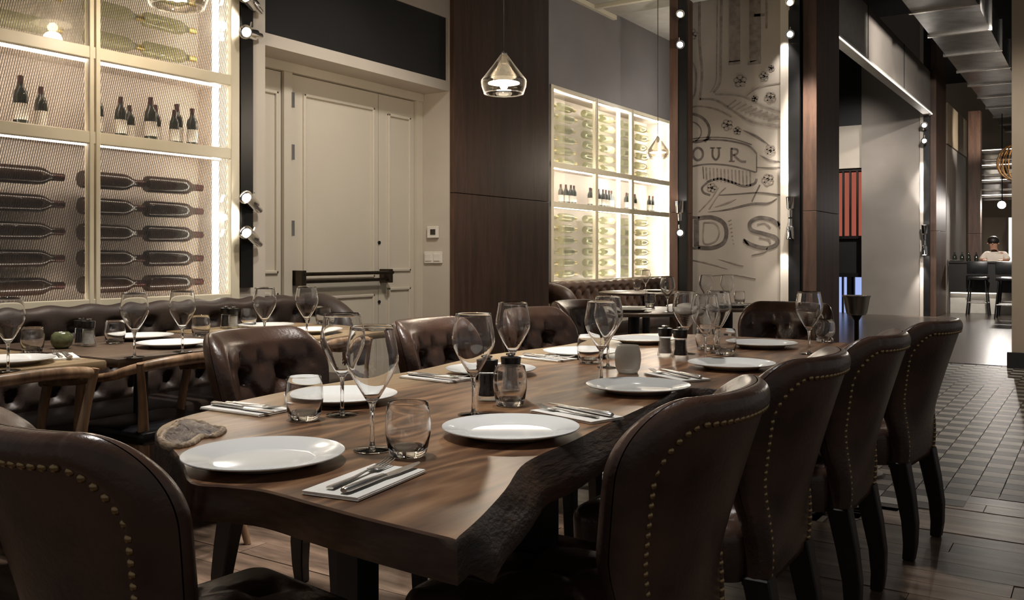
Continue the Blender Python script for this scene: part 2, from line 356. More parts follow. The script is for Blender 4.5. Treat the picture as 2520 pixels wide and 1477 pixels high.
def catmull(pts, n=6, closed=False):
    P = [Vector(p) for p in pts]; out = []; N = len(P)
    rng = range(N) if closed else range(N-1)
    for i in rng:
        if closed: p0, p1, p2, p3 = P[i-1], P[i], P[(i+1) % N], P[(i+2) % N]
        else: p0, p1, p2, p3 = P[max(i-1, 0)], P[i], P[i+1], P[min(i+2, N-1)]
        for k in range(n):
            t = k/n
            out.append(.5*((2*p1)+(p2-p0)*t+(2*p0-5*p1+4*p2-p3)*t*t+(3*p1-p0-3*p2+p3)*t**3))
    if not closed: out.append(P[-1])
    return out

# ------------------------------------------------------------------ structure: floor
floor = link('floor', None, kind='structure')
box('floor_base', (-6, -3, -.12), (5, 30, -.021), 'tile_mid', floor)
box('floor_screed', (-6, 10.6, -.022), (5, 30, 0), 'concrete', floor)
def x_min(y):      # left end of the plank field as a function of y
    return -4.9 if y < 3.93 else max(-4.9, -.52+(y-4.83)/1.33)
PW = .135; rowi = 0; y = -.9
planks = []
while y < 4.80:
    y1 = min(y+PW, 4.83); xa0, xa1 = x_min(y), x_min(y1)
    L = 1.35; off = (rowi*0.53) % L; x = -4.9-off; k = 0
    while x < 2.3:
        xs = x+L-.003
        p0a = max(x, xa0); p1a = max(x, xa1); p0b = min(xs, 2.3)
        if p0b-max(p0a, p1a) > .02:
            cx, cy = (p0a+p0b)/2, (y+y1)/2
            far_left = p0b < -2.9 and y < 2.2
            if not far_left and not (p0a > .6 and y < 1.6) and y > .3: planks.append((p0a, p1a, p0b, y, y1-.003, rowi+k))
        x += L; k += 1
    y += PW; rowi += 1
for (a0, a1, b, ya, yb, s) in planks:
    bm = bmesh.new(); cx, cy = (a0+b)/2, (ya+yb)/2
    add_prism(bm, [(a0-cx, ya-cy), (b-cx, ya-cy), (b-cx, yb-cy), (a1-cx, yb-cy)], -.02, -.0015*(s % 3 == 0))
    link('floor_plank', mesh_of(bm, 'plank'), 'plank' if (s*7) % 3 else 'plank_b', floor, (cx, cy, 0))
bm = bmesh.new()
add_box(bm, (-1.3, -.5, -.012), (7.2, 1.6, .02)); add_box(bm, (1.45, 1.0, -.012), (1.7, 1.35, .02)); add_box(bm, (-3.95, 1.2, -.012), (2.1, 2.0, .02))
link('floor_boards', mesh_of(bm, 'boards'), 'plank_b', floor)
# tile pattern: slanted light and dark lozenges, nearest three hundred singly, the rest joined
TS = .118; cells = []
j = 0; ty = 3.95
while ty < 10.6:
    i = 0; tx = -4.9
    while tx < 3.4:
        pm = ty+TS*.5; lim = 4.83 if tx > -.52 else max(3.93, 4.83+(tx+.52)*1.33)
        if pm > lim-(.5*TS if tx < -.4 else .2*TS) and (tx > -2.6 or ty < 5.6):
            cells.append((tx, ty, (i+j) % 2, i, j))
        tx += TS; i += 1
    ty += TS; j += 1
def tile_poly(par):
    h = TS/2-.003; sk = .032 if par else -.032
    return [(-h-sk*.5, -h), (h-sk*.5, -h), (h+sk*.5, h), (-h+sk*.5, h)]
tile_me = {}
for par in (0, 1):
    bm = bmesh.new(); h = TS/2-.002
    add_prism(bm, [(-h, -h), (h, -h), (h, h), (-h, h)], -.02, .0012); tile_me[par] = mesh_of(bm, 'tile')
def tile_key(c):
    d = (c[0]*FX+c[1]*FY); px = 1260+FPX*(c[0]*RX+c[1]*RY)/max(d, .1)
    return (0 if 2150 < px < 2540 else 1, c[1])
cells.sort(key=tile_key)
tl_me = {}
for par, mm in ((0, 'tile_light'), (1, 'tile_dark')):
    tl_me[par] = tile_me[par]; tl_me[par].materials.append(MATS[mm])
for c in cells[:296]:
    link('floor_tile', tl_me[c[2]], None, floor, (c[0]+TS/2, c[1]+TS/2, 0))
for par, mm in ((0, 'tile_light'), (1, 'tile_dark')):
    bm = bmesh.new()
    for c in cells[296:]:
        if c[2] != par: continue
        h = TS/2-.002; x0, y0 = c[0]+TS/2, c[1]+TS/2
        bm.faces.new([bm.verts.new((x0+a*h, y0+b*h, 0)) for a, b in ((-1, -1), (1, -1), (1, 1), (-1, 1))])
    link('far_floor_tiles', mesh_of(bm, 'tiles'), mm, floor, kind='stuff')

# ------------------------------------------------------------------ structure: walls, ceilings, door
WX = -4.2; AX = -5.0
wl = link('wall_left', None, kind='structure')
box('wall_panel', (-5.4, .2, 0), (WX, 3.53, .88), 'plaster', wl)
box('wall_panel', (-5.4, .2, 3.02), (WX, 3.53, 4.6), 'plaster', wl)
box('wall_panel', (-5.4, .2, .88), (WX, .95, 3.02), 'plaster', wl)
box('wall_pier', (-5.4, 3.53, 0), (WX, 3.735, 4.6), 'plaster', wl)
box('wall_header', (-5.4, 3.735, 2.395), (WX, 5.55, 2.47), 'plaster', wl)
box('wall_header', (-5.4, 3.735, 2.47), (WX-.02, 5.55, 4.6), 'plaster', wl)
box('wall_frame', (WX-.02, 3.735, 2.95), (WX, 5.55, 4.6), 'plaster', wl)
box('transom_panel', (WX-.019, 3.735, 2.47), (WX-.008, 5.52, 2.95), 'dark_paint', wl)
box('wall_reveal', (-5.4, 5.552, 0), (WX, 5.562, 4.6), 'plaster', wl)
box('wall_behind_door', (-5.4, 3.735, 0), (-4.56, 5.55, 2.395), 'plaster', wl)
# alcove of the second cabinet
wa = link('wall_alcove', None, kind='structure')
box('wall_panel', (-5.6, 6.9, 2.99), (AX, 12.2, 4.9), 'grey_paint', wa)
box('wall_panel', (-5.6, 6.9, 0), (AX, 12.2, .83), 'grey_paint', wa)
box('wall_panel', (-5.6, 6.9, .83), (AX, 8.40, 2.99), 'grey_paint', wa)
box('wall_panel', (-5.6, 11.62, .83), (AX, 12.2, 2.99), 'grey_paint', wa)
# mural wall facing the tables
wm = link('wall_mural', None, kind='structure')
MY = 9.9
box('mural_face', (-4.05, MY, 0), (-2.95, MY+.5, 5.2), 'mural_plaster', wm)
box('white_return', (-2.95, MY-.06, 0), (-2.86, MY+.4, 5.2), 'plaster', wm)
wb = link('wall_pier', None, kind='structure')
PY = 18.75
box('pier_face', (-4.02, PY, 0), (-2.95, PY+.6, 6.0), 'wall_grey', wb)
box('white_return', (-2.95, PY-.05, 0), (-2.88, PY+.5, 6.0), 'plaster', wb)
wr = link('wall_right', None, kind='structure')
box('wall_panel', (-.795, 10.5, 0), (.9, 11.1, 5.6), 'tan_wall', wr)
box('skirting', (-.835, 10.46, 0), (.9, 10.5, .16), 'dark_paint', wr)
wk = link('wall_back', None, kind='structure')
box('wall_panel', (-5.6, 27, 0), (3, 27.3, 6.2), 'tan_wall', wk)
box('wall_panel', (-5.6, 19.4, 4.2), (-2.9, 19.7, 6.2), 'dark_paint', wk)
box('wall_panel', (-5.6, 12.2, 0), (-5.4, 19.4, 6.2), 'dark_paint', wk)
# plain wall plane beyond the pier with a lit fascia above it
box('wall_panel', (-2.95, 20.0, 0), (-2.66, 23.0, 3.38), 'wall_grey', wk)
ce = link('ceiling', None, kind='structure')
box('ceiling_slab', (-5.6, -3, 5.8), (5, 28, 6.0), 'black_ceiling', ce)
box('ceiling_soffit_slab', (-5.6, 9.88, 4.09), (-4.06, 12.2, 4.4), 'corrugated', ce)
box('ceiling_soffit_slab', (-5.6, 6.9, 4.16), (-2.75, 9.88, 4.4), 'black_ceiling', ce)
bm = bmesh.new(); n = 150; prev = None
for i in range(n+1):
    yy = 6.9+2.97*i/n; zz = 4.05+(.018 if i % 2 else 0)
    row = (bm.verts.new((AX, yy, zz)), bm.verts.new((-2.78, yy, zz)))
    if prev: bm.faces.new((prev[0], prev[1], row[1], row[0]))
    prev = row
link('corrugated_sheet', mesh_of(bm, 'corr'), 'corrugated', ce)
for yy in (8.35, 9.35): box('ceiling_batten', (AX, yy-.03, 4.005), (-2.78, yy+.03, 4.05), 'cream_frame', ce)
box('ceiling_trim', (AX, 6.9, 4.0), (AX+.05, 9.9, 4.05), 'cream_frame', ce)
box('ceiling_trim', (-2.8, 6.9, 3.99), (-2.74, 9.9, 4.1), 'cream_frame', ce)
# lintel band over the second bay
tr1 = link('trim_1', None, kind='structure')
box('fascia_panel', (-2.82, 11.3, 3.86), (-2.76, PY-.1, 4.62), 'wall_grey', tr1)
box('fascia_edge', (-2.86, 10.9, 3.80), (-2.73, PY-.1, 3.86), 'corrugated', tr1)
box('edge_glow', (-2.728, 10.9, 3.812), (-2.722, PY-.1, 3.826), 'glow_dim', tr1)  # glowing strip stands in for light catching the fascia's metal edge
box('mesh_panel', (-2.757, 11.3, 3.88), (-2.75, 13.2, 4.6), 'corrugated', tr1)
for k in range(2): box('fascia_joint', (-2.757, 13.25+k*2.7, 3.86), (-2.75, 13.262+k*2.7, 4.62), 'galvanised', tr1)
box('inner_beam', (-4.9, 18.9, 2.9), (-4.0, 19.1, 3.75), 'plaster', tr1)
tr2 = link('trim_2', None, kind='structure')
lo = atY(2325, 345, 21.3)
box('fascia_panel', (-2.80, 20.0, 3.40), (-2.64, 23.0, 4.22), 'fascia', tr2)
lamp('SPOT', 'fascia_spot', (-1.6, 20.5, 3.3), 70, NEU, .05, (-2.64, 21.4, 3.8), 70, .9)

# door recess
DX = -4.48
dr = link('door_1', None, kind='structure')
def dpx(px): return atX(px, 400, DX).y
yl, yr_, yd0, yd1 = 3.735, 5.55, dpx(714), dpx(931)
bm = bmesh.new()
box('frame_jamb', (DX-.05, yl, 0), (DX+.02, yl+.06, 2.395), 'door_paint', dr)
box('frame_jamb', (DX-.05, yd0-.075, 0), (DX+.025, yd0-.004, 2.395), 'door_paint', dr)
box('frame_jamb', (DX-.05, yr_-.075, 0), (DX+.025, yr_, 2.395), 'door_paint', dr)
box('frame_head', (DX-.05, yl, 2.335), (DX+.035, yr_, 2.395), 'door_paint', dr)
def leaf(name, y0, y1, panels, proud=0.0):
    lf = box(name, (DX-.05, y0, .01), (DX+proud, y1, 2.33), 'door_paint', dr)
    lf_loc = lf.location
    for (a, b, z0, z1) in panels:
        t = .022
        for (p, q, r, s) in ((a, b, z0, z0+t), (a, b, z1-t, z1), (a, a+t, z0, z1), (b-t, b, z0, z1)):
            bm2 = bmesh.new(); add_box(bm2, (0, 0, 0), (.02, q-p, s-r), bevel=.006)
            link('moulding', mesh_of(bm2, 'moulding'), 'door_paint', lf, Vector((DX+proud+.006, (p+q)/2, (r+s)/2))-lf_loc)
    return lf
w_ = yd1-yd0
leaf('side_panel', yl+.06, yd0-.08, [(yl+.09, yd0-.11, 1.02, 2.2), (yl+.09, yd0-.11, .15, .9)])
lf = leaf('door_leaf', yd0, yd1-.003, [(yd0+.11, yd1-.05, .98, 2.22), (yd0+.11, yd1-.05, .12, .86)])
leaf('fixed_leaf', yd1+.003, yr_-.08, [(yd1+.10, yr_-.13, 1.02, 2.2), (yd1+.10, yr_-.13, .12, .9)])
for py in (247, 375, 562):
    p = atX(714, py, DX)
    box('hinge', (DX, yd0-.012, p.z-.05), (DX+.03, yd0+.012, p.z+.05), 'steel', dr)
pb = link('push_bar', tube([(DX+.09, yd0+.03, 1.015), (DX+.09, yd1+.06, 1.015)], .013), 'bronze', dr)
link('push_bar', tube([(DX+.07, yd0+.03, .965), (DX+.07, yd1+.06, .965)], .013), 'bronze', dr)
for yy in (yd0+.03, yd1+.03): box('push_bar_bracket', (DX, yy-.02, .94), (DX+.1, yy+.02, 1.04), 'bronze', dr, bevel=.004)
for py in (597, 743):
    p = atX(932, py, DX); link('lock', lathe([(0, 0), (.012, 0), (.012, .01), (0, .01)], 12), 'black_metal', dr, p, (0, PI/2, 0))
# switches on the reveal (faces the tables, y = 5.55)
th = thing('thermostat', 'small white thermostat with a dark display beside the white door', 'thermostat', (-4.345, 5.53, 1.32))
box('housing', (-.05, -.005, -.045), (.05, .02, .045), 'switch_white', th, bevel=.004)
box('display', (-.015, -.009, -.02), (.032, -.005, .022), 'screen_dark', th)
sw = thing('switch_plate', 'white double switch plate below the thermostat beside the door', 'switch', (-4.345, 5.535, 1.125))
box('plate', (-.085, -.002, -.045), (.085, .015, .045), 'switch_white', sw, bevel=.004)
for k in (-1, 1): box('rocker', (-.03+k*.04, -.009, -.028), (.03+k*.04, -.002, .028), 'switch_white', sw, bevel=.003)

# wood clad columns
def wood_column(name, lo, hi, label, seams):
    t = thing(name, label, 'column', ((lo[0]+hi[0])/2, (lo[1]+hi[1])/2, 0))
    zs = [lo[2]]+seams+[hi[2]]
    for a, b in zip(zs, zs[1:]):
        bm = bmesh.new(); add_box(bm, (0, 0, (a+b)/2), (hi[0]-lo[0], hi[1]-lo[1], b-a-.004), bevel=.003)
        link('veneer_panel', mesh_of(bm, 'veneer'), 'walnut_panel', t)
    return t
wood_column('wood_column', (-4.9, 5.565, 0), (-4.165, 6.98, 4.9), 'broad dark walnut column between the white door and the second wine cabinet', [1.62])
wood_column('wood_column', (-4.06, 9.42, 0), (-3.962, 9.86, 5.0), 'slim walnut column at the wine-cabinet edge of the lettered wall', [1.62])
wood_column('wood_column', (-2.72, 9.88, 0), (-2.575, 10.86, 5.4), 'walnut column at the aisle edge of the lettered wall', [1.62])
wood_column('wood_column', (-2.77, 18.7, 0), (-2.665, 19.95, 6.0), 'walnut column at the edge of the plain grey pier', [1.62])
wood_column('wood_column', (-2.42, 21.3, 0), (-2.19, 21.6, 4.2), 'dark walnut column behind the bar counter', [1.62])

# spot channels
def spot_head(parent, p, d, body='chrome', lit=True, s=1.0):
    d = Vector(d).normalized(); q = d.to_track_quat('Z', 'Y').to_matrix().to_4x4()
    h = link('spot_head', lathe([(0, -.11*s), (.014*s, -.11*s), (.016*s, -.06*s), (.026*s, -.05*s), (.03*s, .03*s), (.032*s, .035*s), (.027*s, .035*s), (.027*s, .026*s), (0, .024*s)], 16), body, parent, p, q.to_euler())
    if lit: link('lens', lathe([(0, .028*s), (.02*s, .028*s), (.018*s, .032*s), (0, .034*s)], 16), 'spot_lens', h)
    link('yoke', tube([(0, 0, -.01*s), (.0, .05*s, -.03*s)], .006*s, 6), 'steel', h)
def channel(label, lo, hi, heads, s=1.0):
    c = ((lo[0]+hi[0])/2, (lo[1]+hi[1])/2, 0)
    t = thing('light_channel', label, 'light fitting', c, group='black channels with spotlights')
    box('channel', (lo[0]-c[0], lo[1]-c[1], lo[2]), (hi[0]-c[0], hi[1]-c[1], hi[2]), 'black_metal', t)
    for p, d, lit in heads: spot_head(t, Vector(p)-Vector(c), d, lit=lit, s=s)
    return t
zs = [2.606, 2.417, 1.454, 1.253]
hd = []
for z_, dz in zip(zs, (.2, -.1, .35, .35)): hd.append(((-4.12, 3.545, z_), (.35, -.85, dz), True))
channel('black light channel with four spotlights between tall wine cabinet and white door', (-4.2, 3.533, .95), (-4.175, 3.622, 4.6), hd, 1.3)
for z_ in (2.48, 1.36): lamp('SPOT', 'channel_spot', (-4.1, 3.52, z_), 4, NEU, .02, (-4.2, 3.42, z_-.03), 120, .8)
hd = [((-3.915, 9.36, z_), d, True) for z_, d in ((3.78, (.5, -.8, .1)), (3.46, (.5, -.8, -.2)), (1.69, (0, -.05, 1)), (1.40, (.5, -.8, -.2)))]
channel('black light channel with spotlights on the cabinet side of the lettered wall', (-3.96, 9.43, 0), (-3.86, 9.47, 5.0), hd, 1.5)
hd = [((-2.82, 9.76, z_), d, l) for z_, d, l in ((3.83, (.2, -.9, .2), True), (3.51, (.2, -.9, -.2), True), (1.72, (0, -.05, 1), True), (1.37, (0, -.05, -1), False))]
channel('black light channel with spotlights between lettered wall and walnut column', (-2.86, 9.83, 0), (-2.74, 9.9, 5.4), hd, 1.5)
for z_, dz, pw_ in ((1.80, 1, 26), (1.28, -1, 16), (3.55, -1, 30)): lamp('SPOT', 'channel_spot', (-2.905, 9.74, z_), pw_, (1, .95, .9), .02, (-2.905, 9.86, z_+dz), 70, .9)
hd = [((-2.84, 18.5, z_), d, True) for z_, d in ((3.58, (.1, -.9, .2)), (3.31, (.1, -.9, -.2)), (1.66, (0, -.05, 1)), (1.23, (0, -.05, -1)))]
channel('black light channel with spotlights on the plain grey pier', (-2.88, 18.66, 0), (-2.77, 18.75, 6.0), hd, 1.9)
for z_, dz in ((1.8, 1), (1.1, -1), (3.1, -1)): lamp('SPOT', 'channel_spot', (-2.915, 18.58, z_), 60, (1, .95, .9), .03, (-2.915, 18.7, z_+dz), 50, .9)

# mural lettering, chalk strokes standing a hair proud of the plaster
def mp_(px, py):
    p = atY(px, py, MY); return Vector((p.x, 0, p.z))
def stroke(bm, pix, w, smooth=True, taper=False, dy=.004):
    pts = [mp_(*p) for p in pix]
    if smooth and len(pts) > 2: pts = catmull(pts, 6)
    n = len(pts); L_, R_ = [], []
    for i, p in enumerate(pts):
        t = (pts[min(i+1, n-1)]-pts[max(i-1, 0)]).normalized(); nn = Vector((-t.z, 0, t.x))
        ww = w/2*(1 if not taper else max(.12, math.sin(PI*(i+.3)/(n-.4))))
        L_.append(bm.verts.new(Vector((0, MY-dy, 0))+p+nn*ww)); R_.append(bm.verts.new(Vector((0, MY-dy, 0))+p-nn*ww))
    for i in range(n-1): bm.faces.new((L_[i], L_[i+1], R_[i+1], R_[i]))
def drawing(name, strokes, m, dy=.004):
    bm = bmesh.new()
    for s in strokes: stroke(bm, s[0], s[1]*(1.5 if m == 'chalk_mid' else 1.15), s[2] if len(s) > 2 else True, s[3] if len(s) > 3 else False, dy)
    r = bmesh.ops.extrude_face_region(bm, geom=bm.faces[:]); vs = [v for v in r['geom'] if isinstance(v, bmesh.types.BMVert)]
    bmesh.ops.translate(bm, vec=(0, dy+.003, 0), verts=vs)
    link(name, mesh_of(bm, name), m, wm)
def arc(cx, cy, rx, ry, a0, a1, n=10):
    return [(cx+rx*math.cos(math.radians(a0+(a1-a0)*i/n)), cy-ry*math.sin(math.radians(a0+(a1-a0)*i/n))) for i in range(n+1)]
# D
drawing('letter_D', [([(1714, 540), (1714, 606)], .055, False), ([(1718, 537), (1752, 535), (1780, 548), (1788, 573), (1780, 598), (1752, 610), (1718, 609)], .04), ([(1696, 534), (1722, 536)], .022, False), ([(1694, 611), (1724, 610)], .022, False)], 'chalk_dark')
drawing('letter_D_inner', [([(1732, 548), (1760, 550), (1770, 572), (1760, 594), (1732, 598), (1732, 548)], .012)], 'chalk_mid')
drawing('letter_S', [([(1918, 556), (1900, 541), (1868, 536), (1846, 548), (1850, 566), (1880, 575), (1908, 584), (1912, 600), (1890, 610), (1860, 606), (1830, 592)], .036), ([(1915, 544), (1920, 564)], .02, False), ([(1830, 588), (1842, 604)], .02, False)], 'chalk_dark')
drawing('letter_S_inner', [([(1896, 560), (1882, 548), (1864, 552)], .012), ([(1868, 584), (1890, 588), (1896, 598)], .012)], 'chalk_mid')
drawing('letter_O', [(arc(1718, 379, 12, 15, 0, 360, 20), .022)], 'chalk_dark')
drawing('letter_U', [([(1754, 364), (1754, 384), (1762, 393), (1769, 384), (1769, 364)], .02), ([(1748, 364), (1760, 364)], .012, False), ([(1763, 364), (1775, 364)], .012, False)], 'chalk_dark')
drawing('letter_R', [([(1800, 364), (1800, 396)], .022, False), ([(1800, 366), (1814, 368), (1814, 378), (1802, 382)], .018), ([(1806, 382), (1822, 396), (1836, 398)], .02), ([(1794, 397), (1808, 397)], .012, False)], 'chalk_dark')
drawing('letter_Y', [([(1690, 366), (1695, 374)], .018, False)], 'chalk_dark')
drawing('letter_stem', [([(1808, -40), (1808, 140), (1808, 152)], .085, False), ([(1793, 156), (1822, 153)], .03, False), ([(1858, -40), (1858, 140), (1860, 150)], .085, False), ([(1840, 156), (1872, 152)], .03, False), ([(1856, 38), (1882, 36)], .02, False), ([(1886, -40), (1886, 70)], .015, False)], 'chalk_mid')
drawing('banner', [([(1690, 350), (1740, 344), (1790, 346), (1840, 358), (1862, 378)], .016), ([(1692, 412), (1740, 404), (1800, 408), (1860, 424)], .014), ([(1690, 344), (1740, 338), (1800, 341), (1850, 356)], .01), ([(1862, 378), (1862, 424)], .01, False), ([(1862, 412), (1920, 414)], .01, False)], 'chalk_dark')
drawing('scroll', [(arc(1696, 322, 50, 42, 95, -40, 14), .026), (arc(1696, 325, 30, 26, 120, -60, 12), .012), ([(1690, 348), (1720, 350), (1748, 340)], .014),
                   ([(1730, 410), (1732, 440)], .01, False), ([(1740, 450), (1728, 462), (1732, 474), (1748, 480)], .02), ([(1740, 448), (1770, 440), (1800, 448), (1830, 458), (1856, 452), (1862, 440)], .022),
                   ([(1742, 522), (1790, 516), (1850, 502), (1890, 500), (1912, 488)], .022, True, True), ([(1770, 480), (1810, 478), (1870, 474), (1920, 480)], .012),
                   ([(1870, 455), (1850, 496)], .012, False), ([(1828, 320), (1860, 336), (1892, 358)], .022, True, True), ([(1870, 382), (1896, 396), (1922, 400)], .02, True, True)], 'chalk_dark')
drawing('hatching', [([(1738+k*9, 412+k*.8), (1739+k*9, 442+k*1.4)], .012, False) for k in range(13)]+[([(1790+k*11, 262+k*4), (1812+k*13, 246+k*5)], .01, False) for k in range(10)], 'chalk_mid')
drawing('ribbon', [([(1722, -40), (1722, 100), (1728, 180), (1722, 246)], .02), ([(1776, -40), (1774, 140), (1772, 200), (1756, 228)], .02), ([(1766, -40), (1764, 150), (1762, 200), (1748, 228)], .008), ([(1722, 244), (1760, 246), (1800, 270), (1850, 300), (1922, 314)], .016), ([(1760, 232), (1820, 236), (1880, 262), (1922, 276)], .012), ([(1692, 140), (1712, 170), (1712, 220), (1704, 244)], .014), ([(1690, 280), (1710, 262), (1760, 268), (1800, 288)], .012), ([(1704, -40), (1704, 26), (1694, 28)], .012, False)], 'chalk_mid')
fl = []
for (cx, cy, r) in ((1822, 200, 16), (1880, 188, 12), (1896, 240, 14), (1858, 242, 8), (1790, 308, 14), (1815, 322, 10), (1896, 372, 13), (1890, 442, 15), (1752, 462, 12), (1704, 84, 13), (1898, 168, 8)):
    for k in range(5):
        a = k*72+cx % 50
        fl.append((arc(cx+r*.55*math.cos(math.radians(a)), cy-r*.55*math.sin(math.radians(a)), r*.45, r*.4, 0, 330, 7), .009))
fl += [([(1838, 236), (1870, 214), (1922, 204)], .01), ([(1890, 600+8), (1880, 620), (1850, 628)], .012, True, True), ([(1694, 638), (1740, 648), (1790, 662)], .01, True, True), ([(1768, 638), (1810, 650), (1830, 654)], .01, True, True), ([(1740, 680), (1800, 676), (1860, 686)], .008, True, True),
       ([(1720, 522), (1750, 490), (1768, 462)], .009), ([(1745, 516), (1768, 480), (1786, 462)], .009), ([(1758, 510), (1790, 500), (1812, 490)], .014, True, True)]
fl += [([(1792+k*2, 545+k*9), (1800+k*1, 541+k*10)], .008, False) for k in range(7)]
drawing('flower_sketch', fl, 'chalk_mid')

# ------------------------------------------------------------------ wine bottles and cabinets
bot_prof = [(0, 0), (.034, 0), (.0375, .006), (.0375, .19), (.034, .215), (.02, .24), (.0145, .262), (.0145, .300), (0, .300)]
def bottle_proto(name, glass, foil, label, group, lab=True, sc=1.0):
    b = thing(name, label, 'bottle', (0, 0, 0), 0, group)
    P = [(r*sc, z*sc) for r, z in bot_prof]
    link('bottle_body', lathe(P, 14), glass, b)
    link('foil_capsule', lathe([(.0158*sc, .255*sc), (.0158*sc, .301*sc), (.012*sc, .304*sc), (0, .304*sc)], 12), foil, b)
    if lab: link('paper_label', lathe([(.0382*sc, .06*sc), (.0382*sc, .15*sc)], 14), 'paper', b)
    return b
def cabinet(label, X, y_list, zb, zt, zbars, depth, led_ys, screen, led='led', soft='led_soft'):
    Y0, Y1 = y_list[0], y_list[-1]
    t = thing('wine_cabinet', label, 'wine cabinet', (X, (Y0+Y1)/2, zb)); c = Vector(t.location)
    def B(name, lo, hi, m, bev=0.0): return box(name, Vector(lo)-c, Vector(hi)-c, m, t, bev)
    B('back_panel', (X-depth-.02, Y0, zb), (X-depth, Y1, zt), 'cabinet_back')
    for yy in (Y0, Y1): B('side_panel', (X-depth, yy-.01, zb), (X-.012, yy+.01, zt), 'cabinet_back')
    B('cabinet_top', (X-depth, Y0, zt-.02), (X-.012, Y1, zt), 'cabinet_back'); B('cabinet_bottom', (X-depth, Y0, zb), (X-.012, Y1, zb+.02), 'cabinet_back')
    fw = .052
    for k, yy in enumerate(y_list):
        if k in (0, len(y_list)-1):
            s = 1 if k == 0 else -1; B('frame_post', (X-.03, min(yy, yy+s*.06), zb), (X+.018, max(yy, yy+s*.06), zt), 'cream_frame', .004)
        else:
            B('frame_post', (X-.03, yy-.028, zb), (X+.015, yy-.004, zt), 'cream_frame', .004); B('frame_post', (X-.03, yy+.004, zb), (X+.018, yy+.028, zt), 'cream_frame', .004)
    zz = [zb]+zbars+[zt]
    for k, z_ in enumerate(zz):
        a, b = (z_, z_+.04) if k == 0 else ((z_-.04, z_) if k == len(zz)-1 else (z_-.03, z_+.03))
        B('frame_rail', (X-.028, Y0, a), (X+.012, Y1, b), 'cream_frame', .004)
    for z_ in zbars: B('shelf', (X-depth, Y0+.01, z_-.012), (X-.035, Y1-.01, z_+.012), 'cabinet_back')
    for a, b in zip(y_list, y_list[1:]):
        for p, q in zip(zz, zz[1:]):
            bm2 = bmesh.new(); add_box(bm2, (0, 0, 0), (.004, b-a-.07, q-p-.06)); o = link('glass_pane', mesh_of(bm2, 'pane'), 'pane_glass', t, Vector((X-.005, (a+b)/2, (p+q)/2))-c)
            if screen:
                bm2 = bmesh.new(); add_box(bm2, (0, 0, 0), (.001, b-a-.07, q-p-.06)); link('wire_screen', mesh_of(bm2, 'screen'), 'wire_screen', t, Vector((X-.02, (a+b)/2, (p+q)/2))-c)
    for (yy, w) in led_ys:
        for p, q in zip(zz, zz[1:]): B('led_strip', (X-.085, yy-w/2, p+.04), (X-.07, yy+w/2, q-.04), led)
    for p in zz[1:]: B('led_strip', (X-.10, Y0+.05, p-.034 if p == zz[-1] else p-.03), (X-.085, Y1-.05, p-.022 if p == zz[-1] else p-.014), soft)
    for p in zz[:-1]: B('led_strip', (X-.10, Y0+.05, p+.022), (X-.085, Y1-.05, p+.03), soft)
    return t
ZB = [1.72, 2.14]
cabinet('tall lit wine cabinet with wire-screened glass doors beside the white door', WX, [.97, 1.80, 2.635, 3.53], .88, 3.02, ZB, .34, [(3.435, .035)], True)
cabinet('bright lit wine cabinet over the tufted banquette beyond the broad walnut column', AX, [8.40, 9.456, 10.42, 11.62], .83, 2.99, [1.70, 2.13], .34, [(8.50, .06), (10.2, .07), (11.45, .06)], False, 'led_bright', 'led_bright')
RXY = Matrix.Rotation(-PI/2, 4, 'X')
def lay_row(proto, used, X, Y, z, flip, scale_jit=0):
    o = proto if not used[0] else copy_tree(proto); used[0] = True
    o.location = (X, Y, z); o.rotation_euler = ((PI/2 if flip else -PI/2), 0, 0)
    return o
pa = bottle_proto('wine_bottle', 'bottle_amber', 'foil', 'dark red wine bottle lying on pegs low in the wire-screened cabinet', 'wine bottles lying low in the screened cabinet', False, 1.22); ua = [False]
for r in range(5):
    z_ = .985+r*.136
    for y0 in (1.86, 2.23, 2.69, 3.07):
        o = lay_row(pa, ua, -4.40, y0, z_, False)
pb_ = bottle_proto('wine_bottle', 'bottle_clear', 'foil_gold', 'pale white wine bottle lying in the top section of the screened cabinet', 'pale bottles lying high in the screened cabinet', False, 1.1); ub = [False]
for r in range(3):
    for y0 in (1.9, 2.26, 2.72, 3.06): lay_row(pb_, ub, -4.40, y0, 2.27+r*.16, False)
pc = bottle_proto('wine_bottle', 'bottle_glass', 'foil', 'dark bottle with white paper label standing on the screened cabinet shelf', 'labelled bottles standing in the screened cabinet'); uc = [False]
def stand(proto, used, X, Y, z, s=1.0):
    o = proto if not used[0] else copy_tree(proto); used[0] = True; o.location = (X, Y, z); o.scale = (s, s, s); o.rotation_euler[2] = random.uniform(0, 6)
for k, yy in enumerate((1.9, 2.0, 2.1, 2.22, 2.36, 2.50, 2.72, 2.80, 2.89, 2.99, 3.07, 3.15, 3.22, 3.29, 3.34)): stand(pc, uc, -4.36-.07*(k % 2), yy, 1.733, .72+.08*((k*5) % 3))
pd = bottle_proto('wine_bottle', 'bottle_clear', 'foil_gold', 'pale green bottle lying in the top section of the bright wine cabinet', 'pale bottles lying high in the bright cabinet', False, 1.25); ud = [False]
pe = bottle_proto('wine_bottle', 'bottle_clear', 'foil_gold', 'pale bottle lying on pegs in the lowest section of the bright wine cabinet', 'bottles lying low in the bright cabinet', False, 1.25); ue = [False]
pf = bottle_proto('wine_bottle', 'bottle_glass', 'foil', 'dark labelled bottle standing on the middle shelf of the bright wine cabinet', 'bottles standing in the bright cabinet'); uf = [False]
for a, b in ((8.46, 9.42), (9.5, 10.4), (10.5, 11.5)):
    for r in range(6):
        for k in range(2): lay_row(pd, ud, AX-.2-.02*(r % 2), a+.06+k*.44, 2.22+r*.125, (r+k) % 2 == 1 and False)
    for r in range(6):
        for k in range(2): lay_row(pe, ue, AX-.2, a+.06+k*.44, .93+r*.13, False)
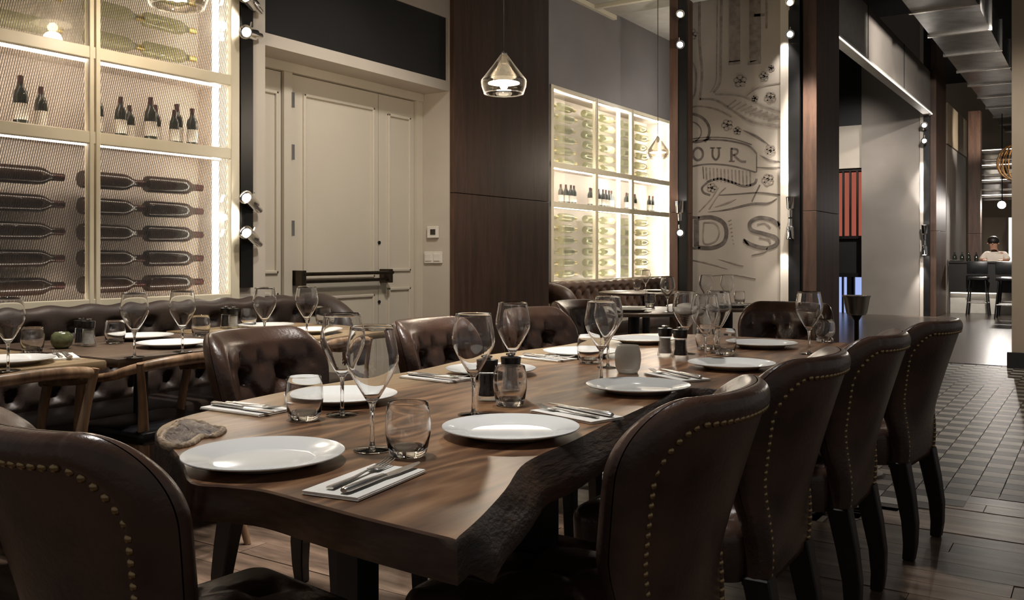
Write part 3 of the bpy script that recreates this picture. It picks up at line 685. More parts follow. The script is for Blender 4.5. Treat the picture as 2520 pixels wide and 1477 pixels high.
for yy in (8.5, 8.96, 9.04, 9.13, 9.22, 9.6, 9.68, 9.76, 9.84, 9.93, 10.02, 10.12, 10.2, 10.6, 10.7, 10.8, 10.9, 11.3, 11.4): stand(pf, uf, AX-.15-.04*random.random(), yy, 1.713, .8)

# ------------------------------------------------------------------ leather chairs
CZT, CZB, CWT, CWB, CR, ZS = .89, .335, .272, .205, .095, .65
def hw(z): return CWB+(CWT-CWB)*sstep(0, 1, (z-CZB)/(CZT-CZB)*.9)
def edge_d(x, z):
    w = hw(z); ax = abs(x); zt = (CZT-z)*ZS
    if ax > w-CR and zt < CR: return CR-math.hypot(ax-(w-CR), CR-zt)
    return min(w-ax, zt)
def tuft(x, z, a, b, sg=.13):
    p, q = x/a+z/b, x/a-z/b
    dp, dq = abs(p-round(p)), abs(q-round(q))
    c = math.exp(-(dp/sg)**2)+math.exp(-(dq/sg)**2)
    btn = math.exp(-((dp*dp+dq*dq)/(.2**2)))
    return -.009*min(c, 1.2)-.022*btn
def chair_tuft(x, z):
    h = tuft(x, z-.62, .19, .25, .11)
    if z > .745:    # straight pleats run from the top row of buttons over the roll
        pl = sum(math.exp(-((x-c)/.011)**2) for c in (-.19, -.095, 0, .095, .19))
        btn = sum(math.exp(-(((x-c)/.022)**2+((z-.745)/.022)**2)) for c in (-.095, .095))
        k = sstep(.745, .78, z); h = h*(1-k)+k*(-.009*pl)-.008*btn*(1-k)
    return h
def y_base(x, z):
    s = (z-CZB)/(CZT-CZB)
    return .05-.15*s**1.25+.125*(abs(x)/CWT)**2.3*sstep(.05, .5, s)
def y_front(x, z):
    d = max(0, edge_d(x, z)); e = min(d/.03, 1); prof = math.sqrt(max(0, 1-(1-e)**2)); s = (z-CZB)/(CZT-CZB)
    y = y_base(x, z)+.036*prof+.026*math.exp(-((d-.034)/.022)**2)*sstep(.2, .5, s)
    return y+sstep(.034, .065, d)*sstep(.1, .25, s)*(2.1*chair_tuft(x, z)+.024)
def y_back(x, z):
    d = max(0, edge_d(x, z)); e = min(d/.028, 1); prof = math.sqrt(max(0, 1-(1-e)**2))
    y = y_base(x, z)-.036*prof+.007*sstep(.026, .033, d)
    if z > CZT-.1: y += .005*math.exp(-((abs(x)-.17)/.006)**2)*sstep(.04, .028, d)
    return y
def chair_back_mesh():
    bm = bmesh.new(); nu, nv = 64, 56; F_, B_ = [], []
    for j in range(nv+1):
        b = j/nv; z = CZB+(CZT-CZB)*math.sin(PI/2*b)**1.0 if False else CZB+(CZT-CZB)*(1-(1-b)**1.6)
        w = hw(z)
        zt = (CZT-z)*ZS
        if zt < CR: w = w-CR+math.sqrt(max(0, CR*CR-(CR-zt)**2))
        fr, br = [], []
        for i in range(nu+1):
            a = -1+2*i/nu; x = w*(math.copysign(1-(1-abs(a))**1.45, a))
            fr.append(bm.verts.new((x, y_front(x, z), z))); br.append(bm.verts.new((x, y_back(x, z), z)))
        F_.append(fr); B_.append(br)
    for j in range(nv):
        for i in range(nu):
            bm.faces.new((F_[j][i], F_[j][i+1], F_[j+1][i+1], F_[j+1][i])); bm.faces.new((B_[j][i], B_[j+1][i], B_[j+1][i+1], B_[j][i+1]))
    for i in range(nu): bm.faces.new((F_[0][i], B_[0][i], B_[0][i+1], F_[0][i+1]))
    bmesh.ops.remove_doubles(bm, verts=bm.verts[:], dist=.0004)
    return mesh_of(bm, 'backrest', True)
def cushion_mesh(hw0, hw1, y0, y1, ztop, zbot, R, ta, tb, rc=.06, nu=44, nv=44, amp=1.0, dome=.018):
    bm = bmesh.new(); T, S = [], []
    def half(y): return hw0+(hw1-hw0)*(y-y0)/(y1-y0)
    def dist(x, y):
        w = half(y); ax = abs(x); dx = w-ax; dy = min(y-y0, y1-y)
        if dx < rc and dy < rc: return rc-math.hypot(rc-dx, rc-dy)
        return min(dx, dy)
    for j in range(nv+1):
        b = -1+2*j/nv; v = math.copysign(1-(1-abs(b))**1.5, b); y = (y0+y1)/2+(y1-y0)/2*v
        dy = min(y-y0, y1-y); w = half(y)
        if dy < rc: w = w-rc+math.sqrt(max(0, rc*rc-(rc-dy)**2))
        row = []
        for i in range(nu+1):
            a = -1+2*i/nu; x = w*math.copysign(1-(1-abs(a))**1.5, a); d = max(0, dist(x, y)); e = min(d/R, 1)
            z = ztop-R+R*math.sqrt(max(0, 1-(1-e)**2))+dome*sstep(0, .2, d)+amp*sstep(.03, .07, d)*tuft(x, y-(y0+y1)/2, ta, tb)
            row.append(bm.verts.new((x, y, z)))
        T.append(row)
    for j in range(nv):
        for i in range(nu): bm.faces.new((T[j][i], T[j][i+1], T[j+1][i+1], T[j+1][i]))
    be = [e for e in bm.edges if e.is_boundary]
    r = bmesh.ops.extrude_edge_only(bm, edges=be); vs = [v for v in r['geom'] if isinstance(v, bmesh.types.BMVert)]
    for v in vs: v.co.z = zbot; v.co.x *= .97
    be = [e for e in bm.edges if e.is_boundary]; bmesh.ops.contextual_create(bm, geom=be)
    return mesh_of(bm, 'cushion', True, 60)
back_me = chair_back_mesh()
seat_me = cushion_mesh(.235, .262, .07, .53, .475, .345, .035, .19, .26)
def leg_mesh(front, s):
    if front: return post([(s*.205, .475, .36), (s*.205, .48, .2), (s*.205, .485, 0)], [.027, .023, .019])
    return post([(s*.178, .045, .36), (s*.18, .02, .24), (s*.184, .004, .14), (s*.187, .002, .06), (s*.188, .008, 0)], [(.03, .034), (.027, .031), (.024, .027), (.021, .023), (.019, .02)])
legs_me = [leg_mesh(f, s) for f in (True, False) for s in (-1, 1)]
nb = bmesh.new(); add_lathe(nb, [(.0078, 0), (.0072, .0032), (.0045, .0058), (0, .007)], 8); nail_me = mesh_of(nb, 'nail', True)
nb = bmesh.new(); add_lathe(nb, [(.011, 0), (.010, .004), (.006, .007), (0, .008)], 10); button_me = mesh_of(nb, 'button', True)
def nail_path():
    ins = .030; dense = []; z = CZB+.012; zc = CZT-CR/ZS
    while z < zc: dense.append((-(hw(z)-ins), z)); z += .001
    r = CR-ins
    for k in range(1, 30):
        a = PI-k*PI/60; dense.append((-(hw(zc)-CR)+r*math.cos(a), zc+r*math.sin(a)/ZS))
    x = dense[-1][0]
    while x < 0: dense.append((x, CZT-ins/ZS)); x += .001
    left = []; acc = 1.0; last = None
    for p in dense:
        q = Vector((p[0], y_back(*p), p[1]))
        if last is not None: acc += (q-last).length
        last = q
        if acc >= .0178: left.append(p); acc = 0.0
    return left+[(-a, b) for a, b in left[::-1]]
NAILS = nail_path()
def make_chair(label, group, nails, buttons, loc, rot):
    t = thing('dining_chair', label, 'chair', loc, rot, group)
    link('seat', seat_me, 'leather', t); link('backrest', back_me, 'leather', t)
    for m in legs_me: link('leg', m, 'leg_wood', t)
    if nails:
        for x, z in NAILS:
            y = y_back(x, z)+.002; e = .004
            nrm = Vector((-(y_back(x+e, z)-y_back(x-e, z))/(2*e), 1, -(y_back(x, z+e)-y_back(x, z-e))/(2*e))); nrm = -nrm.normalized()
            link('nailhead', nail_me, 'brass_nail', t, (x, y, z), nrm.to_track_quat('Z', 'Y').to_euler())
    if buttons:
        for i in range(-3, 4):
            for j in range(-3, 4):
                p, q = i, j; x = .19*(p+q)/2; z = .62+.25*(p-q)/2
                if .47 < z < .84 and edge_d(x, z) > .045:
                    link('tuft_button', button_me, 'leather', t, (x, y_front(x, z)-.002, z), (-PI/2, 0, 0))
    return t
G_ = 'tufted leather chairs around the slab table'
ordn = ('first', 'second', 'third', 'fourth')
for k, (x, y_, r) in enumerate(((-.65, 1.64, 92), (-.66, 2.34, 91), (-.64, 3.07, 90), (-.585, 3.83, 84))):
    make_chair('brown leather chair on aisle side of slab table, %s from its knotted end' % ordn[k], G_, True, k < 0, (x, y_, 0), math.radians(r))
for k, (x, y_, r) in enumerate(((-2.33, 2.06, -84), (-2.17, 2.78, -88), (-2.24, 3.62, -96), (-2.42, 4.38, -88))):
    make_chair('brown leather chair on door side of slab table, %s from its knotted end' % ordn[k], G_, False, True, (x, y_, 0), math.radians(r))
make_chair('brown leather chair with studded back at the knotted end of slab table', G_, True, False, (-1.345, .79, 0), math.radians(-8))
make_chair('brown leather chair at the slab table end opposite the knot', G_, False, True, (-1.40, 4.80, 0), math.radians(172))

# ------------------------------------------------------------------ slab table
TZ = .76
right_px = [(1125, 1330), (1190, 1272), (1250, 1205), (1288, 1148), (1340, 1117), (1410, 1088), (1480, 1053), (1545, 1022), (1620, 988), (1700, 955)]
near_px = [(470, 1186), (560, 1196), (650, 1207), (760, 1237), (880, 1270), (1000, 1300)]
left_px = [(520, 1008), (455, 1024), (395, 1048), (382, 1076), (420, 1106), (446, 1140)]
outline = [at(px, py, TZ) for px, py in near_px]+[at(px, py, TZ) for px, py in right_px]
outline += [Vector((x, y_, TZ)) for x, y_ in ((-.80, 2.45), (-.84, 2.8), (-.80, 3.2), (-.86, 3.6), (-.88, 3.95), (-1.0, 4.08), (-1.4, 4.10), (-1.8, 4.06), (-1.93, 3.8), (-1.90, 3.3), (-1.95, 2.8), (-1.88, 2.3), (-1.90, 1.9), (-1.86, 1.55))]
outline += [at(px, py, TZ) for px, py in left_px]
corner_i = len(near_px)
ci = len(near_px)
loop = outline[ci:]+outline[:ci]+[outline[ci]]
pts = catmull(loop, 4)[:-1]
cen = Vector((-1.35, 2.5, 0))
tb = thing('slab_table', 'long live-edge walnut slab dining table set for ten', 'table', (cen.x, cen.y, 0))
def offset_ring(P, d_fn):
    n = len(P); out = []
    for i in range(n):
        t = (P[(i+1) % n]-P[i-1]); t.z = 0; t.normalize(); nn = Vector((t.y, -t.x, 0))
        out.append(P[i]+nn*d_fn(P[i], i))
    return out
def ringset(P):
    rs = random.Random(3)
    jit = [rs.uniform(-1, 1) for _ in P]; n = len(P)
    jit = [(jit[i-2]+2*jit[i-1]+3*jit[i]+2*jit[(i+1) % n]+jit[(i+2) % n])/9 for i in range(n)]
    def flare(p):   # the bark leans outward on the aisle side, rounds under on the knotted end
        if p.x > -.95 and p.y > 1.0: return .03
        return .002
    prof = [(-.004, 0), (.0, -.004), (.25, -.02), (.7, -.045), (1.0, -.068), (.8, -.082)]
    rings = []
    for f, dz in prof:
        ring = offset_ring(P, lambda p, i: (flare(p)*f if dz else -.004)+(jit[i]*.012*abs(dz)/.05 if p.y > 1.0 else 0))
        rings.append([Vector((q.x-cen.x, q.y-cen.y, TZ+dz*(1 if q.y > 1.02 else .72))) for q in ring])
    return rings
rings = ringset(pts)
bm = bmesh.new(); top = [bm.verts.new(p) for p in rings[0]]; bm.faces.new(top)
bmesh.ops.triangulate(bm, faces=bm.faces[:])
link('slab_top', mesh_of(bm, 'slab_top'), 'walnut_slab', tb)
bm = bmesh.new(); vr = [[bm.verts.new(p) for p in r] for r in rings]; n = len(pts); ne = 4*len(near_px)+2
for A, B in zip(vr, vr[1:]):
    for i in range(n):
        f = bm.faces.new((A[i], A[(i+1) % n], B[(i+1) % n], B[i])); f.material_index = 1 if i >= n-ne else 0
bm.faces.new(vr[-1]); be_me = mesh_of(bm, 'bark', True, 50); be_me.materials.append(MATS['bark']); be_me.materials.append(MATS['end_grain'])
link('bark_edge', be_me, None, tb)
# knot hollow at the corner: weathered burl inside a pale healed lip
kpx = [(398, 1090), (404, 1070), (424, 1060), (446, 1042), (492, 1044), (514, 1056), (548, 1060), (530, 1076), (492, 1080), (468, 1096), (432, 1104)]
kp = [at(px, py, TZ) for px, py in kpx]; kc = sum(kp, Vector())/len(kp); kl = catmull([p-kc for p in kp], 5, closed=True)
bm = bmesh.new(); prev = None; rk = random.Random(5); NR = 7
for r_i in range(NR+1):
    f = 1-r_i/NR; ring = [bm.verts.new((p.x*f, p.y*f, (.012*math.sin(PI*f)+rk.uniform(-.004, .004)*(0 < r_i < NR) if r_i < NR else 0))) for p in kl] if r_i < NR else [bm.verts.new((0, 0, .004))]
    if prev:
        n_ = len(prev)
        for i in range(n_):
            if len(ring) == 1: bm.faces.new((prev[i], prev[(i+1) % n_], ring[0]))
            else: bm.faces.new((prev[i], prev[(i+1) % n_], ring[(i+1) % n_], ring[i]))
    prev = ring
link('knot', mesh_of(bm, 'knot', True), 'knot_burl', tb, (kc.x-cen.x, kc.y-cen.y, TZ+.0015))
link('knot_lip', tube(kl+[kl[0]], [.006+.004*abs(math.sin(i*1.7)) for i in range(len(kl)+1)], 8), 'knot_wood', tb, (kc.x-cen.x, kc.y-cen.y, TZ+.001))
for yy in (1.75, 3.55):
    for xx in (-1.62, -1.08):
        link('leg', post([(xx-cen.x, yy-cen.y, .672), (xx-cen.x, yy-cen.y, 0)], [.04, .04]), 'black_metal', tb)
    box('leg_crossbar', (-1.62-cen.x, yy-cen.y-.03, .63), (-1.08-cen.x, yy-cen.y+.03, .675), 'black_metal', tb)

# ------------------------------------------------------------------ tableware prototypes
_o = [(.0045, .088), (.010, .093), (.022, .112), (.036, .136), (.047, .158), (.0505, .174), (.0495, .190), (.046, .210), (.0415, .237)]
def walled(prof, w, floor_z):
    inner = [(max(r-w, .0), z) for r, z in prof if z > floor_z]
    return [(0, prof[0][1])]+prof+[(prof[-1][0]-w/2, prof[-1][1]+w*.5)]+inner[::-1]+[(0, floor_z)]
wg_bowl = lathe(walled(catmull([(r, z, 0) for r, z in _o], 3), .0013, .094) if False else walled([(p.x, p.y) for p in catmull([(r, z, 0) for r, z in _o], 3)], .0013, .094), 36)
wg_stem = lathe([(0, .004), (.0075, .004), (.0048, .012), (.0040, .03), (.0040, .06), (.0052, .08), (.0075, .0900), (0, .0900)], 16)
wg_foot = lathe([(0, 0), (.036, 0), (.0365, .0015), (.03, .003), (.0075, .005), (0, .006)], 32)
_t = [(.030, 0), (.0345, .004), (.0385, .02), (.0425, .045), (.0425, .06), (.0405, .082), (.0375, .098)]
tm_body = lathe([(0, 0)]+_t+[(.0367, .0988), (.0358, .098), (.0388, .082), (.0408, .06), (.0406, .045), (.0365, .024), (.030, .014), (0, .012)], 34)
plate_me = lathe([(0, .006), (.086, .006), (.092, .0075), (.098, .012), (.139, .019), (.1425, .0205), (.1430, .019), (.1395, .0165), (.10, .009), (.09, .0015), (.082, 0), (0, .001)], 56)
def wine_glass(p, label, group, rot=0):
    t = thing('wine_glass', label, 'wine glass', p, rot, group)
    link('bowl', wg_bowl, 'bowl_glass', t); link('stem', wg_stem, 'solid_glass', t); link('foot', wg_foot, 'solid_glass', t)
    return t
def tumbler(p, label, group, m='clear_glass'):
    return link('tumbler', tm_body, 'bowl_glass', None, p, None, label, 'tumbler', group)
def plate(p, label, group): return link('dinner_plate', plate_me, 'porcelain', None, p, None, label, 'plate', group)
mill_cap = lathe([(0, .074), (.0235, .074), (.025, .078), (.027, .100), (.027, .104), (0, .104)], 20)
mill_knob = lathe([(0, .104), (.008, .104), (.0085, .108), (.013, .110), (.013, .1135), (0, .1145)], 14)
mill_glass = lathe([(.029, 0), (.030, .006), (.0245, .03), (.0225, .074)], 22)
mill_fill = lathe([(0, .012), (.024, .012), (.020, .034), (.019, .066), (0, .066)], 16)
salt_fill = mill_fill.copy()
def mill(p, label, fill, group):
    t = thing('pepper_mill' if fill == 'pepper' else 'salt_mill', label, 'mill', p, 0, group)
    link('glass_body', mill_glass, 'clear_glass', t); link('contents', mill_fill if fill == 'pepper' else salt_fill, fill, t); link('cap', mill_cap, 'mill_black', t); link('knob', mill_knob, 'chrome', t)
    return t
# cutlery lies along local +y, lying on z = 0
def fork_meshes():
    bm = bmesh.new(); add_tube(bm, [(0, -.095, .004), (0, -.06, .004), (0, -.02, .004), (0, .02, .007), (0, .035, .006)], [.0075, .006, .0045, .003, .0055], 8, .35); h = mesh_of(bm, 'fork_handle', True, 60)
    bm = bmesh.new(); add_box(bm, (0, .046, .005), (.022, .026, .0022), bevel=.001)
    for k in range(4): add_tube(bm, [((k-1.5)*.0062, .057, .005), ((k-1.5)*.0062, .078, .006), ((k-1.5)*.0058, .096, .011)], [.0018, .0017, .001], 6, .7)
    return h, mesh_of(bm, 'tines', True, 50)
def knife_meshes():
    bm = bmesh.new(); add_tube(bm, [(0, -.105, .006), (0, -.1, .006), (0, -.05, .006), (0, .0, .006), (0, .006, .005)], [.006, .009, .0085, .0065, .006], 10, .6); h = mesh_of(bm, 'knife_handle', True, 60)
    bm = bmesh.new(); poly = [(-.005, .004), (.007, .004), (.010, .03), (.010, .085), (.006, .105), (-.002, .114), (-.005, .1)]
    add_prism(bm, poly, .0045, .0062); return h, mesh_of(bm, 'blade')
FH, FT = fork_meshes(); KH, KB = knife_meshes()
def fork(p, rot, label, group):
    t = thing('fork', label, 'fork', p, rot, group); link('handle', FH, 'cutlery', t); link('tines', FT, 'cutlery', t); return t
def knife(p, rot, label, group):
    t = thing('knife', label, 'knife', p, rot, group); link('handle', KH, 'cutlery', t); link('blade', KB, 'cutlery', t); return t
def napkin_mesh():
    bm = bmesh.new()
    for k, (sx, sy, dx) in enumerate(((.105, .205, 0), (.102, .202, .0015), (.104, .203, -.001))):
        nx, ny = 6, 10; z = .0013+k*.0020
        add_box(bm, (dx, 0, z), (sx, sy, .0019), bevel=.0008)
    return mesh_of(bm, 'napkin', True, 40)
NAP = napkin_mesh()
def napkin(p, rot, label, group): return link('napkin', NAP, 'linen', None, p, rot, label, 'napkin', group)

T0 = TZ+.0005
def seat_name(side, k): return '%s %s seat' % (ordn[k], side)
# plates
PL = [(650, 1112, 'at the knotted end of the slab table'), (1257, 1047, 'before first aisle-side chair of slab table'), (1570, 945, 'before second aisle-side chair of slab table'),
      (1800, 891, 'before third aisle-side chair of slab table'), (1874, 842, 'before fourth aisle-side chair of slab table'),
      (840, 968, 'before first door-side chair of slab table'), (1208, 905, 'before second door-side chair of slab table'), (1430, 862, 'before third door-side chair of slab table'), (1580, 832, 'before fourth door-side chair of slab table')]
for px, py, w in PL:
    p = at(px, py, TZ+.0205); plate((p.x, p.y, T0), 'white round dinner plate '+w, 'plates on the slab table')
# wine glasses
def base_y(top): return HOR+(top-HOR)*.370/(.370-.237)
GL = [(916, 803, 'beside the knotted-end plate and its cutlery'), (842, 772, 'behind the plate of first door-side chair'), (1165, 772, 'behind the plate of first aisle-side chair, by mills'), (1262, 745, 'behind salt mill, toward second door-side plate'),
      (1480, 742, 'beside the frosted votive glass'), (1496, 730, 'between votive and third door-side plate'), (1688, 718, 'behind the mill pair beyond the votive'), (1736, 725, 'behind plate of third aisle-side chair'), (1768, 717, 'beside last tumbler at table middle'), (1991, 718, 'at the end opposite the knot, by tumbler')]
for px, ty, w in GL:
    p = at(px, base_y(ty), TZ); wine_glass((p.x, p.y, T0), 'clear stemmed wine glass '+w, 'wine glasses on the slab table')
# tumblers
TM = [(749, 1033, 'beside first door-side plate, by its napkin'), (1004, 1122, 'beside wine glass by the knotted-end cutlery'), (1255, 998, 'in front of salt mill on slab table'), (1450, 894, 'in front of third door-side plate'), (1784, 874, 'behind third aisle-side plate'), (1738, 862, 'beyond the second mill pair'), (2030, 842, 'at slab table end opposite the knot')]
for px, py, w in TM:
    p = at(px, py, TZ); tumbler((p.x, p.y, T0), 'rounded clear water tumbler '+w, 'water tumblers on the slab table')
p = at(1545, 918, TZ); v = thing('votive_glass', 'frosted white rounded votive glass on middle of slab table', 'votive', (p.x, p.y, T0))
vo_body = lathe([(.030, .001), (.038, .014), (.042, .04), (.041, .065), (.034, .088), (.033, .088), (.040, .064), (.0405, .04), (.036, .016), (0, .006)], 28)
link('glass_wall', vo_body, 'frosted_glass', v); link('base', lathe([(0, 0), (.03, 0), (.031, .004), (0, .004)], 20), 'frosted_glass', v)
# mills
for px, py, lab, f in ((1200, 985, 'pepper mill with black cap beside glass near first aisle-side plate', 'pepper'), (1257, 976, 'salt mill with black cap behind tumbler of first aisle-side plate', 'salt'),
                       (1637, 877, 'salt mill with black cap beyond the frosted votive', 'salt'), (1674, 882, 'pepper mill with black cap beyond the frosted votive', 'pepper')):
    p = at(px, py, TZ); mill((p.x, p.y, T0), lab, f, 'mills on the slab table')
# napkins with cutlery: centre pixel, direction of the cutlery tips (pixels)
NP = [((903, 1190), (790, 1232), (1000, 1148), 'at the knotted end of slab table'), ((1418, 1024), (1520, 1038), (1318, 1000), 'of first aisle-side seat'), ((605, 1010), (520, 998), (690, 1020), 'of first door-side seat'),
      ((1072, 933), (1000, 924), (1145, 940), 'of second door-side seat'), ((1345, 884), (1290, 878), (1400, 890), 'of third door-side seat'), ((1665, 930), (1725, 942), (1605, 917), 'of second aisle-side seat')]
for c, a, b, w in NP:
    pc_, pa_, pb2 = at(*c), at(*a), at(*b); d = pb2-pa_; rot = math.atan2(d.y, d.x)-PI/2
    napkin((pc_.x, pc_.y, T0), rot, 'folded white linen napkin '+w, 'napkins on the slab table')
    R2 = Matrix.Rotation(rot, 3, 'Z')
    q = pc_+R2 @ Vector((-.018, .012, 0)); fork((q.x, q.y, T0+.0063), rot+.05, 'steel fork lying on the napkin '+w, 'forks on the slab table')
    q = pc_+R2 @ Vector((.024, .01, 0)); knife((q.x, q.y, T0+.0063), rot-.03, 'steel table knife lying on the napkin '+w, 'knives on the slab table')

# ------------------------------------------------------------------ side tables by the banquette
def side_table(Y0, Y1, m, label, X0=-3.92, X1=-2.99):
    c = Vector(((X0+X1)/2, (Y0+Y1)/2, 0)); t = thing('side_table', label, 'table', c, 0)
    bm = bmesh.new(); add_box(bm, (0, 0, .743), (X1-X0, Y1-Y0, .034), bevel=.008); link('table_top', mesh_of(bm, 'top', True, 40), m, t)
    link('pedestal', lathe([(0, .012), (.03, .012), (.03, .72), (.09, .726), (0, .726)], 16), 'black_metal', t)
    link('foot', lathe([(0, 0), (.2, 0), (.2, .008), (.035, .02), (0, .02)], 24), 'black_metal', t)
    return t
side_table(1.05, 1.93, 'pale_top', 'pale wooden dining table with the green votive beside the banquette')
side_table(1.97, 2.80, 'brown_top', 'brown wooden dining table between two pale ones by the banquette')
side_table(2.84, 3.62, 'pale_top', 'pale wooden dining table at the door end of the banquette')
GS = 'tableware on the banquette tables'
for px, py, w in ((25, 881, 'on pale table beside green votive'), (345, 824, 'on brown banquette table, next the banquette'), (425, 841, 'on brown banquette table, next wooden chair'), (655, 798, 'on door-end pale table, next the banquette'), (770, 809, 'on door-end pale table, next the aisle')):
    p = at(px, py, TZ+.0205); plate((p.x, p.y, T0), 'white dinner plate '+w, 'plates on the banquette tables')
for px, ty, w in ((20, 733, 'on pale table beside the green votive'), (331, 721, 'behind salt mill on brown banquette table'), (449, 716, 'at centre of brown banquette table'), (651, 708, 'over banquette-side plate of door-end table'), (755, 706, 'at door end of the banquette tables')):
    p = at(px, base_y(ty), TZ); wine_glass((p.x, p.y, T0), 'clear wine glass '+w, 'wine glasses on the banquette tables')
for px, py, w in ((80, 868, 'next green votive on pale table'), (283, 846, 'beside mills on brown banquette table'), (494, 829, 'on brown table behind leather chair'), (612, 805, 'beside mills on door-end table'), (795, 798, 'at door end of the banquette tables')):
    p = at(px, py, TZ); tumbler((p.x, p.y, T0), 'clear water tumbler '+w, 'tumblers on the banquette tables')
for px, py, f, w in ((199, 850, 'pepper', 'beside green votive'), (218, 853, 'salt', 'beside green votive'), (556, 808, 'pepper', 'on door-end table'), (574, 810, 'salt', 'on door-end table')):
    p = at(px, py, TZ); mill((p.x, p.y, T0), '%s mill with black cap %s along the banquette' % (f, w), f, 'mills on the banquette tables')
p = at(152, 858, TZ); gv = thing('green_votive', 'dark green mottled glass votive on pale banquette table', 'votive', (p.x, p.y, T0))
link('bowl', lathe([(0, 0), (.022, 0), (.036, .012), (.043, .035), (.038, .056), (.027, .066), (.024, .062), (.034, .05), (.036, .034), (.028, .014), (0, .008)], 20), 'green_glass', gv)
pc_ = at(150, 880, TZ); rot = 1.15
napkin((pc_.x, pc_.y, T0), rot, 'folded white napkin beside plate near the green votive', None)
fork((pc_.x-.02, pc_.y, T0+.0063), rot, 'steel fork on napkin near the green votive', None); knife((pc_.x+.02, pc_.y+.01, T0+.0063), rot, 'steel knife on napkin near the green votive', None)

# wooden armchairs tucked to the side tables (front toward -x in local: build facing -x)
def wood_chair(Yc, label, X=-2.85):
    t = thing('wooden_armchair', label, 'chair', (X, Yc, 0), 0, 'wooden armchairs at the banquette tables')
    half = [(-.40, .235, .668), (-.27, .245, .682), (-.15, .245, .699), (-.07, .228, .724), (-.015, .165, .742), (.008, .085, .75)]
    rail = [(x, -y, z) for x, y, z in half]+[(.012, 0, .752)]+half[::-1]
    link('back_rail', tube(catmull(rail, 4), [.012+.007*math.sin(PI*i/48) for i in range(49)], 10, 1.1), 'chair_wood', t)
    for s in (-1, 1):
        link('leg', tube(catmull([(-.03, s*.215, .75), (-.05, s*.19, .6), (-.06, s*.18, .46), (-.02, s*.2, .2), (.03, s*.22, 0)], 5), [.013, .0135, .014, .0145, .015, .016, .017, .018, .019, .02, .02, .02, .02, .019, .018, .017, .016, .015, .0145, .014, .013], 10), 'chair_wood', t)
        link('leg', tube(catmull([(-.36, s*.235, .665), (-.40, s*.225, .45), (-.41, s*.22, .2), (-.42, s*.215, 0)], 5), .017, 10), 'chair_wood', t)
        link('seat_rail', tube([(-.05, s*.185, .44), (-.40, s*.225, .44)], .013, 8), 'chair_wood', t)
    bm = bmesh.new(); add_box(bm, (-.23, 0, .475), (.42, .42, .05), bevel=.018); link('seat', mesh_of(bm, 'wseat', True, 40), 'black_leather', t)
    return t
wood_chair(1.60, 'wooden armchair with black seat at pale table with green votive')
wood_chair(2.20, 'wooden armchair with black seat at the brown banquette table')
wood_chair(2.98, 'wooden armchair with black seat at the door-end banquette table')

# ------------------------------------------------------------------ banquettes
def banquette(X, Y0, Y1, ztop, label, m, roll_end=None):
    # back against the wall plane X, facing +x
    t = thing('banquette', label, 'banquette', (X, (Y0+Y1)/2, 0)); L = Y1-Y0; c = (Y0+Y1)/2
    bm = bmesh.new(); ny = int(L/.022); prof = []
    nz = 40
    def surf(y, k):
        # profile from the seat up the front, over the rolled top and down the rear
        s = k/nz
        if s < .72:
            z = .42+(ztop-.05-.42)*s/.72; x = .185-.045*(s/.72)+.02*sstep(.5, .72, s); tf = 1.5*tuft(y, z-.70, .20, .20)*sstep(.0, .08, s)*sstep(.72, .64, s)
            return (x+tf, y, z)
        a = (s-.72)/.28*PI; r = .05
        return (.11+r*math.cos(a), y, ztop-.05+r*math.sin(a)*(1+.12*math.cos(2*PI*y/.2)))
    rows = []
    for j in range(ny+1):
        y = -L/2+L*j/ny; e = min((y+L/2), (L/2-y)); f = math.sqrt(max(0, 1-(1-min(e/.06, 1))**2)) if roll_end else 1
        rows.append([bm.verts.new((.03+(p[0]-.03)*(.4+.6*f), p[1], p[2]-(.05*(1-f)))) for p in [surf(y, k) for k in range(nz+1)]])
    for A, B in zip(rows, rows[1:]):
        for k in range(nz): bm.faces.new((A[k], B[k], B[k+1], A[k+1]))
    link('tufted_back', mesh_of(bm, 'bq', True), m, t)
    box('back_frame', (.0, -L/2+.02, .05), (.10, L/2-.02, ztop-.08), m, t)
    bm = bmesh.new(); add_box(bm, (.36, 0, .37), (.44, L, .14), bevel=.03); link('seat_cushion', mesh_of(bm, 'seat', True, 40), m, t)
    box('plinth', (.02, -L/2, .0), (.5, L/2, .30), 'plinth', t)
    return t
b1 = banquette(-4.19, .7, 3.98, .90, 'long dark tufted leather banquette below the wire-screened cabinet', 'banquette_leather', True)
link('rolled_arm', tube(catmull([(.06, 1.60, .83), (.2, 1.62, .84), (.34, 1.62, .80), (.46, 1.62, .7), (.52, 1.62, .5)], 6), [.05]+[.075]*23+[.06], 14), 'banquette_leather', b1)
b2 = banquette(-4.98, 7.4, 11.5, .86, 'brown tufted leather banquette below the bright wine cabinet', 'leather_tan', False)
bm = bmesh.new()
link('rolled_arm', tube(catmull([(.05, -1.98, .78), (.3, -1.98, .79), (.6, -1.98, .77), (.74, -1.98, .66), (.76, -1.98, .3)], 6), [.07]+[.10]*23+[.08], 14), 'leather_tan', b2)

